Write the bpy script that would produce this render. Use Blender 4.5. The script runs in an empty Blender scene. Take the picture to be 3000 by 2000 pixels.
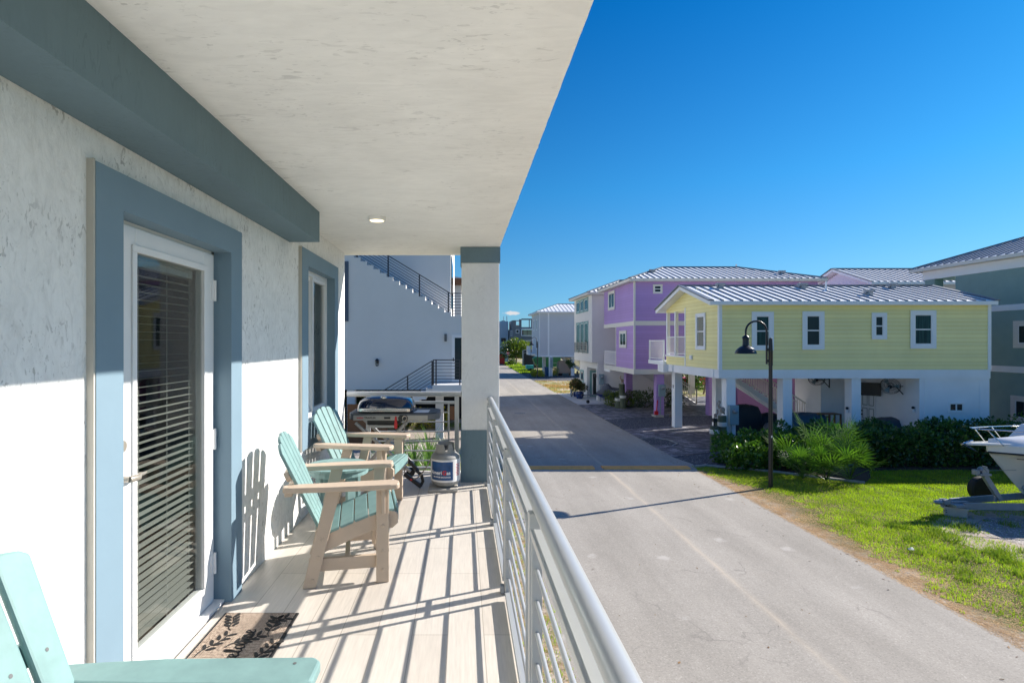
import bpy, math, random
import numpy as np
from mathutils import Vector, Matrix
random.seed(4); RNG = np.random.default_rng(7)
S = bpy.context.scene
COL = S.collection
R = math.radians
# ------------------------------------------------------------------ camera
CZ = 4.30; FP = 1600.0; PX = 1358.0; PY = 1003.0
cam = bpy.data.cameras.new("camera"); camo = bpy.data.objects.new("camera", cam); COL.objects.link(camo)
cam.sensor_width = 36; cam.lens = 36 * FP / 3000
cam.shift_x = (1500 - PX) / 3000; cam.shift_y = -(1000 - PY) / 3000
cam.clip_start = 0.05; cam.clip_end = 4000
camo.location = (0, 0, CZ); camo.rotation_euler = (R(90), 0, 0)
S.camera = camo
# ------------------------------------------------------------------ sun + sky
SUN_EL = R(31.3); SUN_AZ = R(22.8)      # azimuth measured from +X towards +Y
sv = Vector((math.cos(SUN_EL) * math.cos(SUN_AZ), math.cos(SUN_EL) * math.sin(SUN_AZ), math.sin(SUN_EL)))
W = bpy.data.worlds.new("World"); S.world = W; W.use_nodes = True
nt = W.node_tree; nt.nodes.clear()
o_ = nt.nodes.new('ShaderNodeOutputWorld'); bg = nt.nodes.new('ShaderNodeBackground'); sk = nt.nodes.new('ShaderNodeTexSky')
sk.sky_type = 'NISHITA'; sk.sun_disc = False; sk.sun_elevation = SUN_EL
sk.sun_rotation = math.pi / 2 - SUN_AZ
sk.air_density = 1.0; sk.dust_density = 0.25; sk.ozone_density = 3.0; sk.altitude = 0
hs = nt.nodes.new('ShaderNodeHueSaturation'); hs.inputs['Saturation'].default_value = 1.30; hs.inputs['Hue'].default_value = 0.495
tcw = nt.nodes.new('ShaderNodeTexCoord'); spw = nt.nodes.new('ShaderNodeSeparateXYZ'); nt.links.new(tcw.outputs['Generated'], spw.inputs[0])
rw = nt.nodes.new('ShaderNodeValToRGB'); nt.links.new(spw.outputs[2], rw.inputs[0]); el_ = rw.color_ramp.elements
SKYR = [(0.0, (.13, .25, .42)), (.12, (.12, .26, .36)), (.26, (.06, .27, .40)), (.53, (.004, .215, .40)), (.72, (.20, .33, .52)), (1.0, (.30, .43, .64))]  # sky tint by height; upper sky, out of view, brightened for fill light
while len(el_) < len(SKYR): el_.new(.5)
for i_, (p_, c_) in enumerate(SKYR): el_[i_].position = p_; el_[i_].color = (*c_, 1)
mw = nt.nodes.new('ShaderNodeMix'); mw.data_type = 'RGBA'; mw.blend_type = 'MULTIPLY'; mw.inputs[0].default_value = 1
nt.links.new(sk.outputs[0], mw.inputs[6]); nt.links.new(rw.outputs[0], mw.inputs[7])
hs.inputs['Saturation'].default_value = 1.0; hs.inputs['Hue'].default_value = .5
# one small white cloud low over the end of the road
vm = nt.nodes.new('ShaderNodeVectorMath'); vm.operation = 'SUBTRACT'; nt.links.new(tcw.outputs['Generated'], vm.inputs[0])
cd = Vector((140, 1600, 86)).normalized(); vm.inputs[1].default_value = cd
vs_ = nt.nodes.new('ShaderNodeVectorMath'); vs_.operation = 'MULTIPLY'; vs_.inputs[1].default_value = (75, 75, 330); nt.links.new(vm.outputs[0], vs_.inputs[0])
cn = nt.nodes.new('ShaderNodeTexNoise'); cn.inputs['Scale'].default_value = 130; cn.inputs['Detail'].default_value = 4; nt.links.new(tcw.outputs['Generated'], cn.inputs['Vector'])
vl = nt.nodes.new('ShaderNodeVectorMath'); vl.operation = 'LENGTH'; nt.links.new(vs_.outputs[0], vl.inputs[0])
ca = nt.nodes.new('ShaderNodeMath'); ca.operation = 'MULTIPLY_ADD'; ca.inputs[1].default_value = -1.6; nt.links.new(cn.outputs['Fac'], ca.inputs[0]); nt.links.new(vl.outputs['Value'], ca.inputs[2])
cr = nt.nodes.new('ShaderNodeMapRange'); nt.links.new(ca.outputs[0], cr.inputs[0]); cr.inputs[1].default_value = .45; cr.inputs[2].default_value = -.1; cr.inputs[3].default_value = 0; cr.inputs[4].default_value = .85
mc = nt.nodes.new('ShaderNodeMix'); mc.data_type = 'RGBA'; nt.links.new(cr.outputs[0], mc.inputs[0]); nt.links.new(mw.outputs[2], mc.inputs[6]); mc.inputs[7].default_value = (2.6, 2.5, 2.5, 1)
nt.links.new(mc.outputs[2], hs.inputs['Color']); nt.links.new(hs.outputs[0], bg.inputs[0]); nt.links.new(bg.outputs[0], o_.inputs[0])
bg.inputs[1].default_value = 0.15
sl = bpy.data.lights.new("sun", 'SUN'); sl.energy = 4.2; sl.angle = R(0.53); sl.color = (1.0, 0.93, 0.84)
so = bpy.data.objects.new("sun", sl); COL.objects.link(so); so.rotation_euler = sv.to_track_quat('Z', 'Y').to_euler(); so.location = (20, 10, 30)
S.view_settings.view_transform = 'Standard'; S.view_settings.look = 'None'; S.view_settings.gamma = 1
S.view_settings.exposure = 1.08
S.cycles.max_bounces = 10; S.cycles.diffuse_bounces = 6; S.cycles.transparent_max_bounces = 16

def P(px, py, Y): return ((px - PX) * Y / FP, Y, CZ - (py - PY) * Y / FP)
def XP(px, Y): return (px - PX) * Y / FP
def ZP(py, Y): return CZ - (py - PY) * Y / FP
# ------------------------------------------------------------------ materials
def new_mat(name):
    m = bpy.data.materials.new(name); m.use_nodes = True
    b = m.node_tree.nodes['Principled BSDF']; return m, m.node_tree, b
def N(t, typ, **kw):
    n = t.nodes.new(typ)
    for k, v in kw.items():
        if k.startswith('i_'): n.inputs[k[2:].replace('_', ' ')].default_value = v
        else: setattr(n, k, v)
    return n
def noise(t, scale, detail=3, rough=.5, vec=None, stretch=None, dist=0):
    tc = N(t, 'ShaderNodeTexCoord'); src = tc.outputs['Object']
    if stretch:
        mp = N(t, 'ShaderNodeMapping'); mp.inputs['Scale'].default_value = stretch
        t.links.new(src, mp.inputs['Vector']); src = mp.outputs[0]
    n = N(t, 'ShaderNodeTexNoise'); n.inputs['Scale'].default_value = scale; n.inputs['Detail'].default_value = detail
    n.inputs['Roughness'].default_value = rough; n.inputs['Distortion'].default_value = dist
    t.links.new(src, n.inputs['Vector']); return n.outputs['Fac']
def ramp(t, fac, stops):
    r = N(t, 'ShaderNodeValToRGB'); e = r.color_ramp.elements
    while len(e) < len(stops): e.new(.5)
    for i, (p, c) in enumerate(stops):
        e[i].position = p; e[i].color = (*c, 1) if len(c) == 3 else c
    t.links.new(fac, r.inputs[0]); return r.outputs[0]
def g3(v): return (v, v, v)
def mul(t, a, b, fac=1.0, mode='MULTIPLY'):
    m = N(t, 'ShaderNodeMix', data_type='RGBA', blend_type=mode); m.inputs[0].default_value = fac
    for s, v in ((m.inputs[6], a), (m.inputs[7], b)):
        if isinstance(v, tuple): s.default_value = (*v[:3], 1)
        else: t.links.new(v, s)
    return m.outputs[2]
def mixf(t, fac, a, b):
    m = N(t, 'ShaderNodeMix', data_type='RGBA'); t.links.new(fac, m.inputs[0])
    for s, v in ((m.inputs[6], a), (m.inputs[7], b)):
        if isinstance(v, tuple): s.default_value = (*v[:3], 1)
        else: t.links.new(v, s)
    return m.outputs[2]
def bump(t, b, h, strength, dist, chain=None):
    n = N(t, 'ShaderNodeBump'); n.inputs['Strength'].default_value = strength; n.inputs['Distance'].default_value = dist
    t.links.new(h, n.inputs['Height'])
    if chain is not None: t.links.new(chain, n.inputs['Normal'])
    t.links.new(n.outputs[0], b.inputs['Normal']); return n.outputs[0]
def pm(name, col, rough=.6, metal=0, var=.12, vs=3, bmp=0, bs=60, bd=.003, stretch=None, spec=.5, coat=0):
    m, t, b = new_mat(name)
    n = noise(t, vs, 4, .6, stretch=stretch)
    c = mul(t, col, ramp(t, n, [(.25, g3(1 - var)), (.75, g3(1 + var * .5))]))
    t.links.new(c, b.inputs['Base Color'])
    b.inputs['Roughness'].default_value = rough; b.inputs['Metallic'].default_value = metal
    b.inputs['Specular IOR Level'].default_value = spec
    if coat: b.inputs['Coat Weight'].default_value = coat; b.inputs['Coat Roughness'].default_value = .05
    if bmp: bump(t, b, noise(t, bs, 4, .6, stretch=stretch), bmp, bd)
    return m
def stucco(name, col, worm=1.0, stretch=(1, 1, .55), scale=1.0, dirt=.0, marks=.35, th=.385, ck=1.0):
    m, t, b = new_mat(name)
    big = noise(t, 3 * scale, 3, .5)
    w = noise(t, 26 * scale, 3, .55, stretch=stretch, dist=1.2)
    w2 = noise(t, 70 * scale, 3, .6, stretch=stretch, dist=.5)
    mask = ramp(t, noise(t, 3.2 * scale, 4, .65), [(.44, g3(0)), (.62, g3(1))])
    band = ramp(t, w, [(th, g3(1)), (th + .02, g3(0))])
    band2 = ramp(t, w2, [(.34, g3(1)), (.37, g3(0))])
    crk = ramp(t, noise(t, 5 * scale, 3, .55, stretch=stretch, dist=.4), [(.493, g3(0)), (.4975, g3(1)), (.5025, g3(1)), (.507, g3(0))])
    crk = mul(t, crk, ramp(t, noise(t, 1.9 * scale, 2), [(.55, g3(0)), (.62, g3(1))]))
    crk = mul(t, crk, g3(ck))
    dark = mul(t, mul(t, mul(t, band, band2, 1, 'LIGHTEN'), mask), crk, 1, 'LIGHTEN')
    c = mul(t, col, ramp(t, big, [(.3, g3(.95)), (.7, g3(1.03))]))
    c = mul(t, c, ramp(t, noise(t, 22 * scale, 4, .65, stretch=stretch, dist=1), [(.3, g3(1 - .10 * worm / 1.6 - .02)), (.55, g3(1.0)), (.75, g3(1.04))]))  # mottling imitates the light and dark of the uneven relief
    markc = tuple(x * .42 for x in col)  # darker tone for the stucco marks
    mm = N(t, 'ShaderNodeMath', operation='MULTIPLY'); t.links.new(dark, mm.inputs[0]); mm.inputs[1].default_value = marks
    c = mixf(t, mm.outputs[0], c, markc)
    t.links.new(c, b.inputs['Base Color']); b.inputs['Roughness'].default_value = .85; b.inputs['Specular IOR Level'].default_value = .25
    fine = noise(t, 16 * scale, 5, .65, stretch=stretch, dist=.8)
    n1 = bump(t, b, fine, .55 * worm, .010)
    bump(t, b, dark, -.9 * worm, .010, n1)
    return m
def leafm(name, c1, c2, trans=.35, rough=.4):
    m, t, b = new_mat(name)
    geo = N(t, 'ShaderNodeNewGeometry')
    c = mixf(t, geo.outputs['Random Per Island'], c1, c2)
    c = mul(t, c, ramp(t, noise(t, 1.7, 3), [(.3, g3(.7)), (.7, g3(1.25))]))
    t.links.new(c, b.inputs['Base Color']); b.inputs['Roughness'].default_value = rough
    tr = N(t, 'ShaderNodeBsdfTranslucent'); t.links.new(mul(t, c, (1.6, 1.9, .6)), tr.inputs[0])
    mx = N(t, 'ShaderNodeMixShader'); mx.inputs[0].default_value = trans
    t.links.new(b.outputs[0], mx.inputs[1]); t.links.new(tr.outputs[0], mx.inputs[2])
    t.links.new(mx.outputs[0], t.nodes['Material Output'].inputs[0]); return m
def glassm(name, tint=(.75, .85, .85), base=.08):
    m = bpy.data.materials.new(name); m.use_nodes = True; t = m.node_tree; t.nodes.clear()
    o = N(t, 'ShaderNodeOutputMaterial'); tr = N(t, 'ShaderNodeBsdfTransparent'); gl = N(t, 'ShaderNodeBsdfGlossy')
    tr.inputs[0].default_value = (*tint, 1); gl.inputs['Roughness'].default_value = .02
    fr = N(t, 'ShaderNodeLayerWeight'); pw = N(t, 'ShaderNodeMath', operation='POWER'); t.links.new(fr.outputs['Facing'], pw.inputs[0]); pw.inputs[1].default_value = 5
    ad = N(t, 'ShaderNodeMath', operation='ADD'); ad.inputs[1].default_value = base; t.links.new(pw.outputs[0], ad.inputs[0]); ad.use_clamp = True
    mx = N(t, 'ShaderNodeMixShader'); t.links.new(ad.outputs[0], mx.inputs[0]); t.links.new(tr.outputs[0], mx.inputs[1]); t.links.new(gl.outputs[0], mx.inputs[2])
    t.links.new(mx.outputs[0], o.inputs[0]); return m
def brickm(name, c1, c2, mortar, sx, bw, bh, rough=.7, rot=0, ms=.02, off=.5, bmp=.3):
    m, t, b = new_mat(name)
    tc = N(t, 'ShaderNodeTexCoord'); mp = N(t, 'ShaderNodeMapping'); mp.inputs['Rotation'].default_value = (0, 0, rot)
    t.links.new(tc.outputs['Object'], mp.inputs['Vector'])
    br = N(t, 'ShaderNodeTexBrick'); br.offset = off; br.inputs['Scale'].default_value = sx
    br.inputs['Color1'].default_value = (*c1, 1); br.inputs['Color2'].default_value = (*c2, 1); br.inputs['Mortar'].default_value = (*mortar, 1)
    br.inputs['Mortar Size'].default_value = ms; br.inputs['Brick Width'].default_value = bw; br.inputs['Row Height'].default_value = bh
    br.inputs['Mortar Smooth'].default_value = .1
    t.links.new(mp.outputs[0], br.inputs['Vector'])
    return m, t, b, br
M = {}
M['stucco_wall'] = stucco('stucco_wall', (.84, .84, .83), marks=.75, worm=1.6, th=.382, ck=.35, scale=1.3, stretch=(1, 1, .45))
M['stucco_ceil'] = stucco('stucco_ceiling', (.88, .87, .84), worm=.6, th=.35, ck=.12, stretch=(.30, 1.0, 1), scale=.9, marks=.38)
M['stucco_col'] = stucco('stucco_column', (.78, .78, .765), worm=.25, marks=.12, scale=.8)
M['stucco_blue'] = stucco('stucco_blue', (.155, .225, .262), worm=.28, stretch=(1, 1, .3), marks=.2)
M['stucco_blue2'] = pm('blue_trim', (.18, .27, .34), .7, var=.05, bmp=.15, bs=25)
M['edge_cream'] = pm('caulk_edge', (.5, .48, .43), .8)
M['far_white'] = pm('far_white_stucco', (.70, .70, .69), .85, var=.05, vs=.8, bmp=.2, bs=12)
M['far_grey'] = pm('pale_grey_siding', (.60, .62, .66), .8, var=.04, vs=.6)
M['white'] = pm('white_paint', (.82, .82, .80), .5, var=.03)
M['door_white'] = pm('door_white_paint', (.80, .80, .80), .35, var=.02)
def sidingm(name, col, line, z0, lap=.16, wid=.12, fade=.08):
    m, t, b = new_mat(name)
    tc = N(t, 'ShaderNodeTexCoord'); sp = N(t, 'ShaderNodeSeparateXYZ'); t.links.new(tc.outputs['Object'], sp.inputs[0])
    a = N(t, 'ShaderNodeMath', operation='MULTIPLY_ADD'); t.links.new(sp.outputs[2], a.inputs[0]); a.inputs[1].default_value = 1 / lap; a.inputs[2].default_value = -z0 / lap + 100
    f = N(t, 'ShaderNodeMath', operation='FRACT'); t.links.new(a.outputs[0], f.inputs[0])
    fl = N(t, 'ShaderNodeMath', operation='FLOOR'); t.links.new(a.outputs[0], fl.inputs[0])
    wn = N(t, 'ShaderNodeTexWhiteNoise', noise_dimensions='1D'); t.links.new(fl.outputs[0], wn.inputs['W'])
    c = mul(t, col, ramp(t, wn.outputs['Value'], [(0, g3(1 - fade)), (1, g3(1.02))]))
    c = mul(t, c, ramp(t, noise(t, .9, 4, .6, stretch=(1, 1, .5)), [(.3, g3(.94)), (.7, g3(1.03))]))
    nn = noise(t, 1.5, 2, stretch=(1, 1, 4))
    ln = ramp(t, f.outputs[0], [(0, g3(.85)), (wid, g3(.75)), (wid + .06, g3(0))])  # stripe at each lap: shadow gap under the board painted into the colour
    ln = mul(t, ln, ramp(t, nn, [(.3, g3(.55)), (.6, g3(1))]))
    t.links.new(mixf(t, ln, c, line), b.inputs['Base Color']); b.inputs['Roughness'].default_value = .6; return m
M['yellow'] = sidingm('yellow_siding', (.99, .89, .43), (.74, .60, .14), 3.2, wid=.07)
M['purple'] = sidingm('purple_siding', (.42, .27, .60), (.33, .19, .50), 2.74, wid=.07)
M['purple_d'] = pm('purple_wall', (.34, .17, .37), .7, var=.05)
M['lilac'] = pm('lilac_siding', (.66, .63, .73), .6, var=.04)
M['green'] = pm('sea_green_stucco', (.24, .36, .34), .8, var=.07, bmp=.3, bs=20)
M['roof'] = pm('white_metal_roof', (.93, .93, .91), .38, var=.07, vs=1.5, metal=.0, spec=.6)
M['ventm'] = pm('vent_cowl_metal', (.33, .35, .37), .5)
M['slat'] = pm('blind_slat', (.40, .41, .385), .5, var=.02)
M['seam'] = pm('metal_roof_seam', (.16, .18, .20), .4, var=.05)  # ribs darker than the panels: their shade is put into the colour
M['trim'] = pm('white_trim', (.84, .86, .88), .55, var=.03)
M['cream'] = pm('cream_trim', (.70, .68, .62), .6, var=.04)
M['teal_trim'] = pm('teal_trim', (.16, .33, .33), .6, var=.04)
M['beam_w'] = pm('white_beam_paint', (.86, .87, .88), .7, var=.07, vs=1.1)
M['dglass'] = pm('dark_window_glass', (.025, .04, .045), .04, var=.3, vs=.7, spec=.2)
M['gglass'] = pm('green_window_glass', (.05, .16, .10), .06, var=.3, vs=.7, spec=.9)
M['curtain'] = pm('curtain_glass', (.035, .085, .085), .04, var=.7, vs=6, stretch=(3, 3, .1), spec=.10)
M['blackm'] = pm('black_metal', (.012, .012, .016), .35, var=.1)
M['rail_b'] = pm('dark_rail_paint', (.02, .024, .035), .4, var=.1)
M['steel'] = pm('silver_rail_paint', (.44, .46, .47), .28, metal=.2, var=.04, vs=4)
M['chrome'] = pm('chrome', (.65, .65, .65), .12, metal=1, var=.03)
M['nickel'] = pm('brushed_nickel', (.45, .41, .35), .3, metal=.5, var=.05)
M['galv'] = pm('galvanised_steel', (.27, .30, .34), .45, metal=.5, var=.15, vs=8)
M['teal'] = pm('teal_poly_board', (.20, .335, .33), .5, var=.2, vs=9, bmp=.12, bs=60, bd=.0015, stretch=(1, 1, 1))
M['tan'] = pm('tan_poly_board', (.54, .43, .33), .5, var=.10, vs=6, bmp=.12, bs=60, bd=.0015)
M['plastic'] = pm('black_plastic', (.015, .015, .016), .4)
M['navy'] = pm('navy_enamel', (.006, .014, .05), .08, var=.05, coat=1)
M['panel'] = pm('warm_grey_panel', (.36, .34, .30), .45, var=.03)
M['dgrey'] = pm('dark_grey_plastic', (.12, .125, .13), .5)
M['alu'] = pm('aluminium', (.42, .41, .39), .4, metal=.5, var=.05)
M['red'] = pm('red_plastic', (.55, .01, .015), .35, var=.03)
M['tank'] = pm('grey_tank_paint', (.30, .30, .29), .5, var=.2, vs=9)
M['label_w'] = pm('white_label', (.78, .78, .78), .4, var=.05, vs=14)
M['label_b'] = pm('blue_label', (.015, .08, .24), .35, var=.4, vs=7)
M['label_r'] = pm('red_ink', (.60, .05, .05), .5)
M['label_t'] = pm('white_ink', (.85, .85, .88), .4, var=.01)
M['rubber'] = pm('black_rubber', (.015, .015, .016), .75, bmp=.3)
M['hose'] = pm('grey_hose', (.30, .26, .22), .55)
M['wood'] = pm('stained_wood', (.20, .075, .025), .5, var=.25, vs=6, stretch=(1, 6, 6))
M['pile'] = pm('piling_wood', (.10, .12, .075), .85, var=.35, vs=9, stretch=(3, 3, .4), bmp=.5, bs=14)
M['rope'] = pm('white_rope', (.70, .68, .62), .8, var=.1, bmp=.6, bs=90)
M['statue'] = pm('painted_statue', (.42, .32, .25), .7, var=.5, vs=12)
M['meter'] = pm('grey_meter_box', (.24, .34, .38), .5, var=.06)
M['bark'] = pm('bark', (.22, .18, .14), .9, var=.3, vs=9, bmp=.6, bs=30)
M['pot'] = pm('blue_glazed_pot', (.015, .04, .15), .12, var=.2)
M['tarp_tan'] = pm('tan_cover_fabric', (.42, .32, .25), .85, var=.1, bmp=.4, bs=5, bd=.03)
M['tarp_black'] = pm('black_cover_fabric', (.018, .018, .022), .7, bmp=.5, bs=4, bd=.04)
M['tarp_grey'] = pm('charcoal_cover_fabric', (.09, .10, .12), .8, bmp=.4, bs=4, bd=.03)
M['hullblue'] = pm('dark_blue_hull', (.01, .02, .14), .3)
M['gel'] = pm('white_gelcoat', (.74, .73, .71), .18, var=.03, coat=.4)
M['gelshade'] = pm('shaded_cream_gelcoat', (.60, .55, .46), .22, var=.03)  # cream hull side with its shading put into the colour
M['teal_b'] = pm('teal_painted_box', (.05, .42, .45), .5)
M['greenp'] = pm('green_painted_hull', (.01, .12, .05), .4)
M['bluep'] = pm('blue_plastic', (.02, .10, .25), .5)
M['bluecov'] = pm('slate_blue_cover', (.05, .12, .18), .6, bmp=.4, bs=4, bd=.03)
M['block'] = pm('concrete_block', (.42, .40, .36), .9, bmp=.5, bs=40, var=.2)
M['bump_y'] = pm('faded_yellow_rubber', (.92, .40, .10), .75, var=.2, vs=5)
M['whitepl'] = pm('white_plastic', (.8, .8, .8), .4, var=.02)
M['concbl'] = pm('raw_grey_block', (.20, .215, .24), .9, var=.15, vs=1.2)
M['creamw'] = pm('cream_wall', (.75, .62, .42), .8)
M['bluew'] = pm('blue_grey_wall', (.42, .52, .62), .85, var=.05, vs=.3)
M['dark'] = pm('dark_interior', (.035, .032, .035), .9, var=.2)  # near-black: gloom of the unlit spaces put into the colour
M['hedge'] = leafm('hedge_leaf', (.030, .085, .028), (.060, .14, .030), .22, .28)
M['hedge_l'] = leafm('bright_hedge_leaf', (.04, .10, .02), (.11, .21, .03), .25, .22)
M['palm'] = leafm('palmetto_leaf', (.025, .075, .014), (.10, .19, .03), .25, .3)
M['tree'] = leafm('tree_leaf', (.07, .12, .02), (.16, .19, .03), .3)
M['treed'] = leafm('dark_tree_leaf', (.03, .07, .02), (.07, .12, .03), .3)
M['ylw'] = leafm('yellow_shrub_leaf', (.25, .26, .03), (.45, .38, .04), .3)
M['redleaf'] = leafm('red_green_leaf', (.05, .10, .02), (.14, .07, .03), .2)
M['blade'] = leafm('grass_blade', (.15, .25, .018), (.33, .37, .04), .4, .5)
M['strap'] = leafm('strap_leaf', (.07, .16, .04), (.20, .30, .12), .4, .35)
M['straw'] = leafm('dry_straw', (.42, .24, .11), (.60, .40, .21), .15, .8)
M['glass'] = glassm('clear_glass', (.87, .89, .88), .035)
def lampm():
    m, t, b = new_mat('lit_diffuser'); b.inputs['Base Color'].default_value = (.9, .8, .6, 1)
    b.inputs['Emission Color'].default_value = (1, .78, .42, 1); b.inputs['Emission Strength'].default_value = 1.6; return m
M['lit'] = lampm()
# tile floor: wood look planks along Y
def tile():
    m, t, b, br = brickm('plank_tile', (.57, .52, .46), (.63, .585, .525), (.36, .32, .27), 1.0, 1.2, .187, rot=R(90), ms=.0022, off=.37)
    g = noise(t, 14, 5, .65, stretch=(6, .35, 1))
    g2 = noise(t, 1.6, 3)
    c = mul(t, br.outputs['Color'], ramp(t, g, [(.3, g3(.88)), (.7, g3(1.06))]))
    c = mul(t, c, ramp(t, g2, [(.3, g3(.95)), (.7, g3(1.03))]))
    t.links.new(c, b.inputs['Base Color']); b.inputs['Roughness'].default_value = .42
    n = bump(t, b, br.outputs['Fac'], -.4, .002); bump(t, b, g, .08, .002, n); return m
M['tile'] = tile()
def paver():
    m, t, b, br = brickm('dark_pavers', (.075, .075, .09), (.50, .50, .55), (.05, .05, .055), 1.0, .30, .15, rot=R(38), ms=.008)
    br.inputs['Bias'].default_value = -.4
    c = mul(t, br.outputs['Color'], ramp(t, noise(t, 3, 4), [(.3, g3(.75)), (.7, g3(1.3))]))
    t.links.new(c, b.inputs['Base Color']); b.inputs['Roughness'].default_value = .55
    bump(t, b, br.outputs['Fac'], -.4, .004); return m
M['paver'] = paver()
def paver2():
    m, t, b, br = brickm('light_pavers', (.34, .29, .26), (.46, .41, .37), (.2, .18, .16), 1.0, .2, .1, rot=0, ms=.008)
    t.links.new(br.outputs['Color'], b.inputs['Base Color']); b.inputs['Roughness'].default_value = .8; return m
M['paver2'] = paver2()
def gravel(name, c1, c2, sc=70):
    m, t, b = new_mat(name)
    v = N(t, 'ShaderNodeTexVoronoi'); v.inputs['Scale'].default_value = sc
    tc = N(t, 'ShaderNodeTexCoord'); t.links.new(tc.outputs['Object'], v.inputs['Vector'])
    sp = N(t, 'ShaderNodeSeparateColor'); t.links.new(v.outputs['Color'], sp.inputs[0])
    c = ramp(t, sp.outputs[0], [(0, c1), (.78, tuple(x * 1.5 for x in c1)), (.97, c2)])
    t.links.new(c, b.inputs['Base Color']); b.inputs['Roughness'].default_value = .8
    bump(t, b, v.outputs['Distance'], -.9, .012); return m
M['gravel'] = gravel('black_gravel', (.032, .037, .048), (.25, .25, .27), 28)
M['gravel2'] = gravel('mixed_gravel', (.17, .15, .13), (.55, .50, .45), 40)
def road():
    m, t, b = new_mat('road_surface')
    tc = N(t, 'ShaderNodeTexCoord'); sp = N(t, 'ShaderNodeSeparateXYZ'); t.links.new(tc.outputs['Object'], sp.inputs[0])
    big = ramp(t, noise(t, .5, 5, .6, stretch=(1.5, .6, 1)), [(.3, (.295, .272, .235)), (.7, (.38, .352, .308))])
    fine = ramp(t, noise(t, 38, 5, .75), [(.3, g3(.80)), (.7, g3(1.16))])
    c = mul(t, big, fine)
    agg = N(t, 'ShaderNodeTexVoronoi'); agg.inputs['Scale'].default_value = 60; t.links.new(tc.outputs['Object'], agg.inputs['Vector'])
    sc = N(t, 'ShaderNodeSeparateColor'); t.links.new(agg.outputs['Color'], sc.inputs[0])
    c = mul(t, c, ramp(t, sc.outputs[0], [(0, g3(.82)), (.12, g3(1)), (.9, g3(1)), (1, g3(1.25))]))
    # centre seam, pale
    nz = noise(t, 1.2, 4, .6); 
    a = N(t, 'ShaderNodeMath', operation='SUBTRACT'); t.links.new(sp.outputs[0], a.inputs[0]); a.inputs[1].default_value = 4.85
    n2 = N(t, 'ShaderNodeMath', operation='MULTIPLY_ADD'); t.links.new(nz, n2.inputs[0]); n2.inputs[1].default_value = .12; t.links.new(a.outputs[0], n2.inputs[2])
    n3 = N(t, 'ShaderNodeMath', operation='SUBTRACT'); t.links.new(n2.outputs[0], n3.inputs[0]); n3.inputs[1].default_value = .06
    ab = N(t, 'ShaderNodeMath', operation='ABSOLUTE'); t.links.new(n3.outputs[0], ab.inputs[0])
    line = ramp(t, ab.outputs[0], [(0, g3(.75)), (.02, g3(.4)), (.11, g3(0))])
    brk = ramp(t, noise(t, .9, 3), [(.35, g3(.35)), (.6, g3(1))])
    line = mul(t, line, brk)
    c = mixf(t, line, c, (.52, .44, .34))
    # spots
    v = N(t, 'ShaderNodeTexVoronoi'); v.inputs['Scale'].default_value = 1.5; t.links.new(tc.outputs['Object'], v.inputs['Vector'])
    d = N(t, 'ShaderNodeMath', operation='MULTIPLY_ADD'); t.links.new(noise(t, 9, 2), d.inputs[0]); d.inputs[1].default_value = .10; t.links.new(v.outputs['Distance'], d.inputs[2])
    spot = ramp(t, d.outputs[0], [(.075, g3(.7)), (.088, g3(0))])
    c = mixf(t, spot, c, (.12, .105, .085))
    v2 = N(t, 'ShaderNodeTexVoronoi'); v2.inputs['Scale'].default_value = .9; mp = N(t, 'ShaderNodeMapping'); mp.inputs['Location'].default_value = (3.3, 7.7, 0)
    t.links.new(tc.outputs['Object'], mp.inputs[0]); t.links.new(mp.outputs[0], v2.inputs['Vector'])
    d2 = N(t, 'ShaderNodeMath', operation='MULTIPLY_ADD'); t.links.new(noise(t, 5, 5, .8), d2.inputs[0]); d2.inputs[1].default_value = .35; t.links.new(v2.outputs['Distance'], d2.inputs[2])
    pale = ramp(t, d2.outputs[0], [(.23, g3(.55)), (.31, g3(0))])
    c = mixf(t, pale, c, (.50, .47, .43))
    v3 = N(t, 'ShaderNodeTexVoronoi', feature='DISTANCE_TO_EDGE'); v3.inputs['Scale'].default_value = .33
    wv = N(t, 'ShaderNodeTexNoise'); wv.inputs['Scale'].default_value = 1.6; wv.inputs['Detail'].default_value = 6; t.links.new(tc.outputs['Object'], wv.inputs['Vector'])
    wm = N(t, 'ShaderNodeVectorMath', operation='MULTIPLY_ADD'); t.links.new(wv.outputs['Color'], wm.inputs[0]); wm.inputs[1].default_value = (1.3, 1.3, 0); t.links.new(tc.outputs['Object'], wm.inputs[2]); t.links.new(wm.outputs[0], v3.inputs['Vector'])
    cr = mul(t, ramp(t, v3.outputs['Distance'], [(0, g3(.55)), (.003, g3(.3)), (.006, g3(0))]), ramp(t, noise(t, .6, 3), [(.50, g3(0)), (.60, g3(1))]))
    c = mixf(t, cr, c, (.13, .12, .11))
    trk = noise(t, 1.0, 4, .6, stretch=(1.3, .07, 1))
    c = mul(t, c, ramp(t, trk, [(.35, g3(.90)), (.6, g3(1.03))]))
    t.links.new(c, b.inputs['Base Color']); b.inputs['Roughness'].default_value = .85; b.inputs['Specular IOR Level'].default_value = .3
    bump(t, b, noise(t, 60, 4, .8), .5, .006); return m
M['road'] = road()
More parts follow.
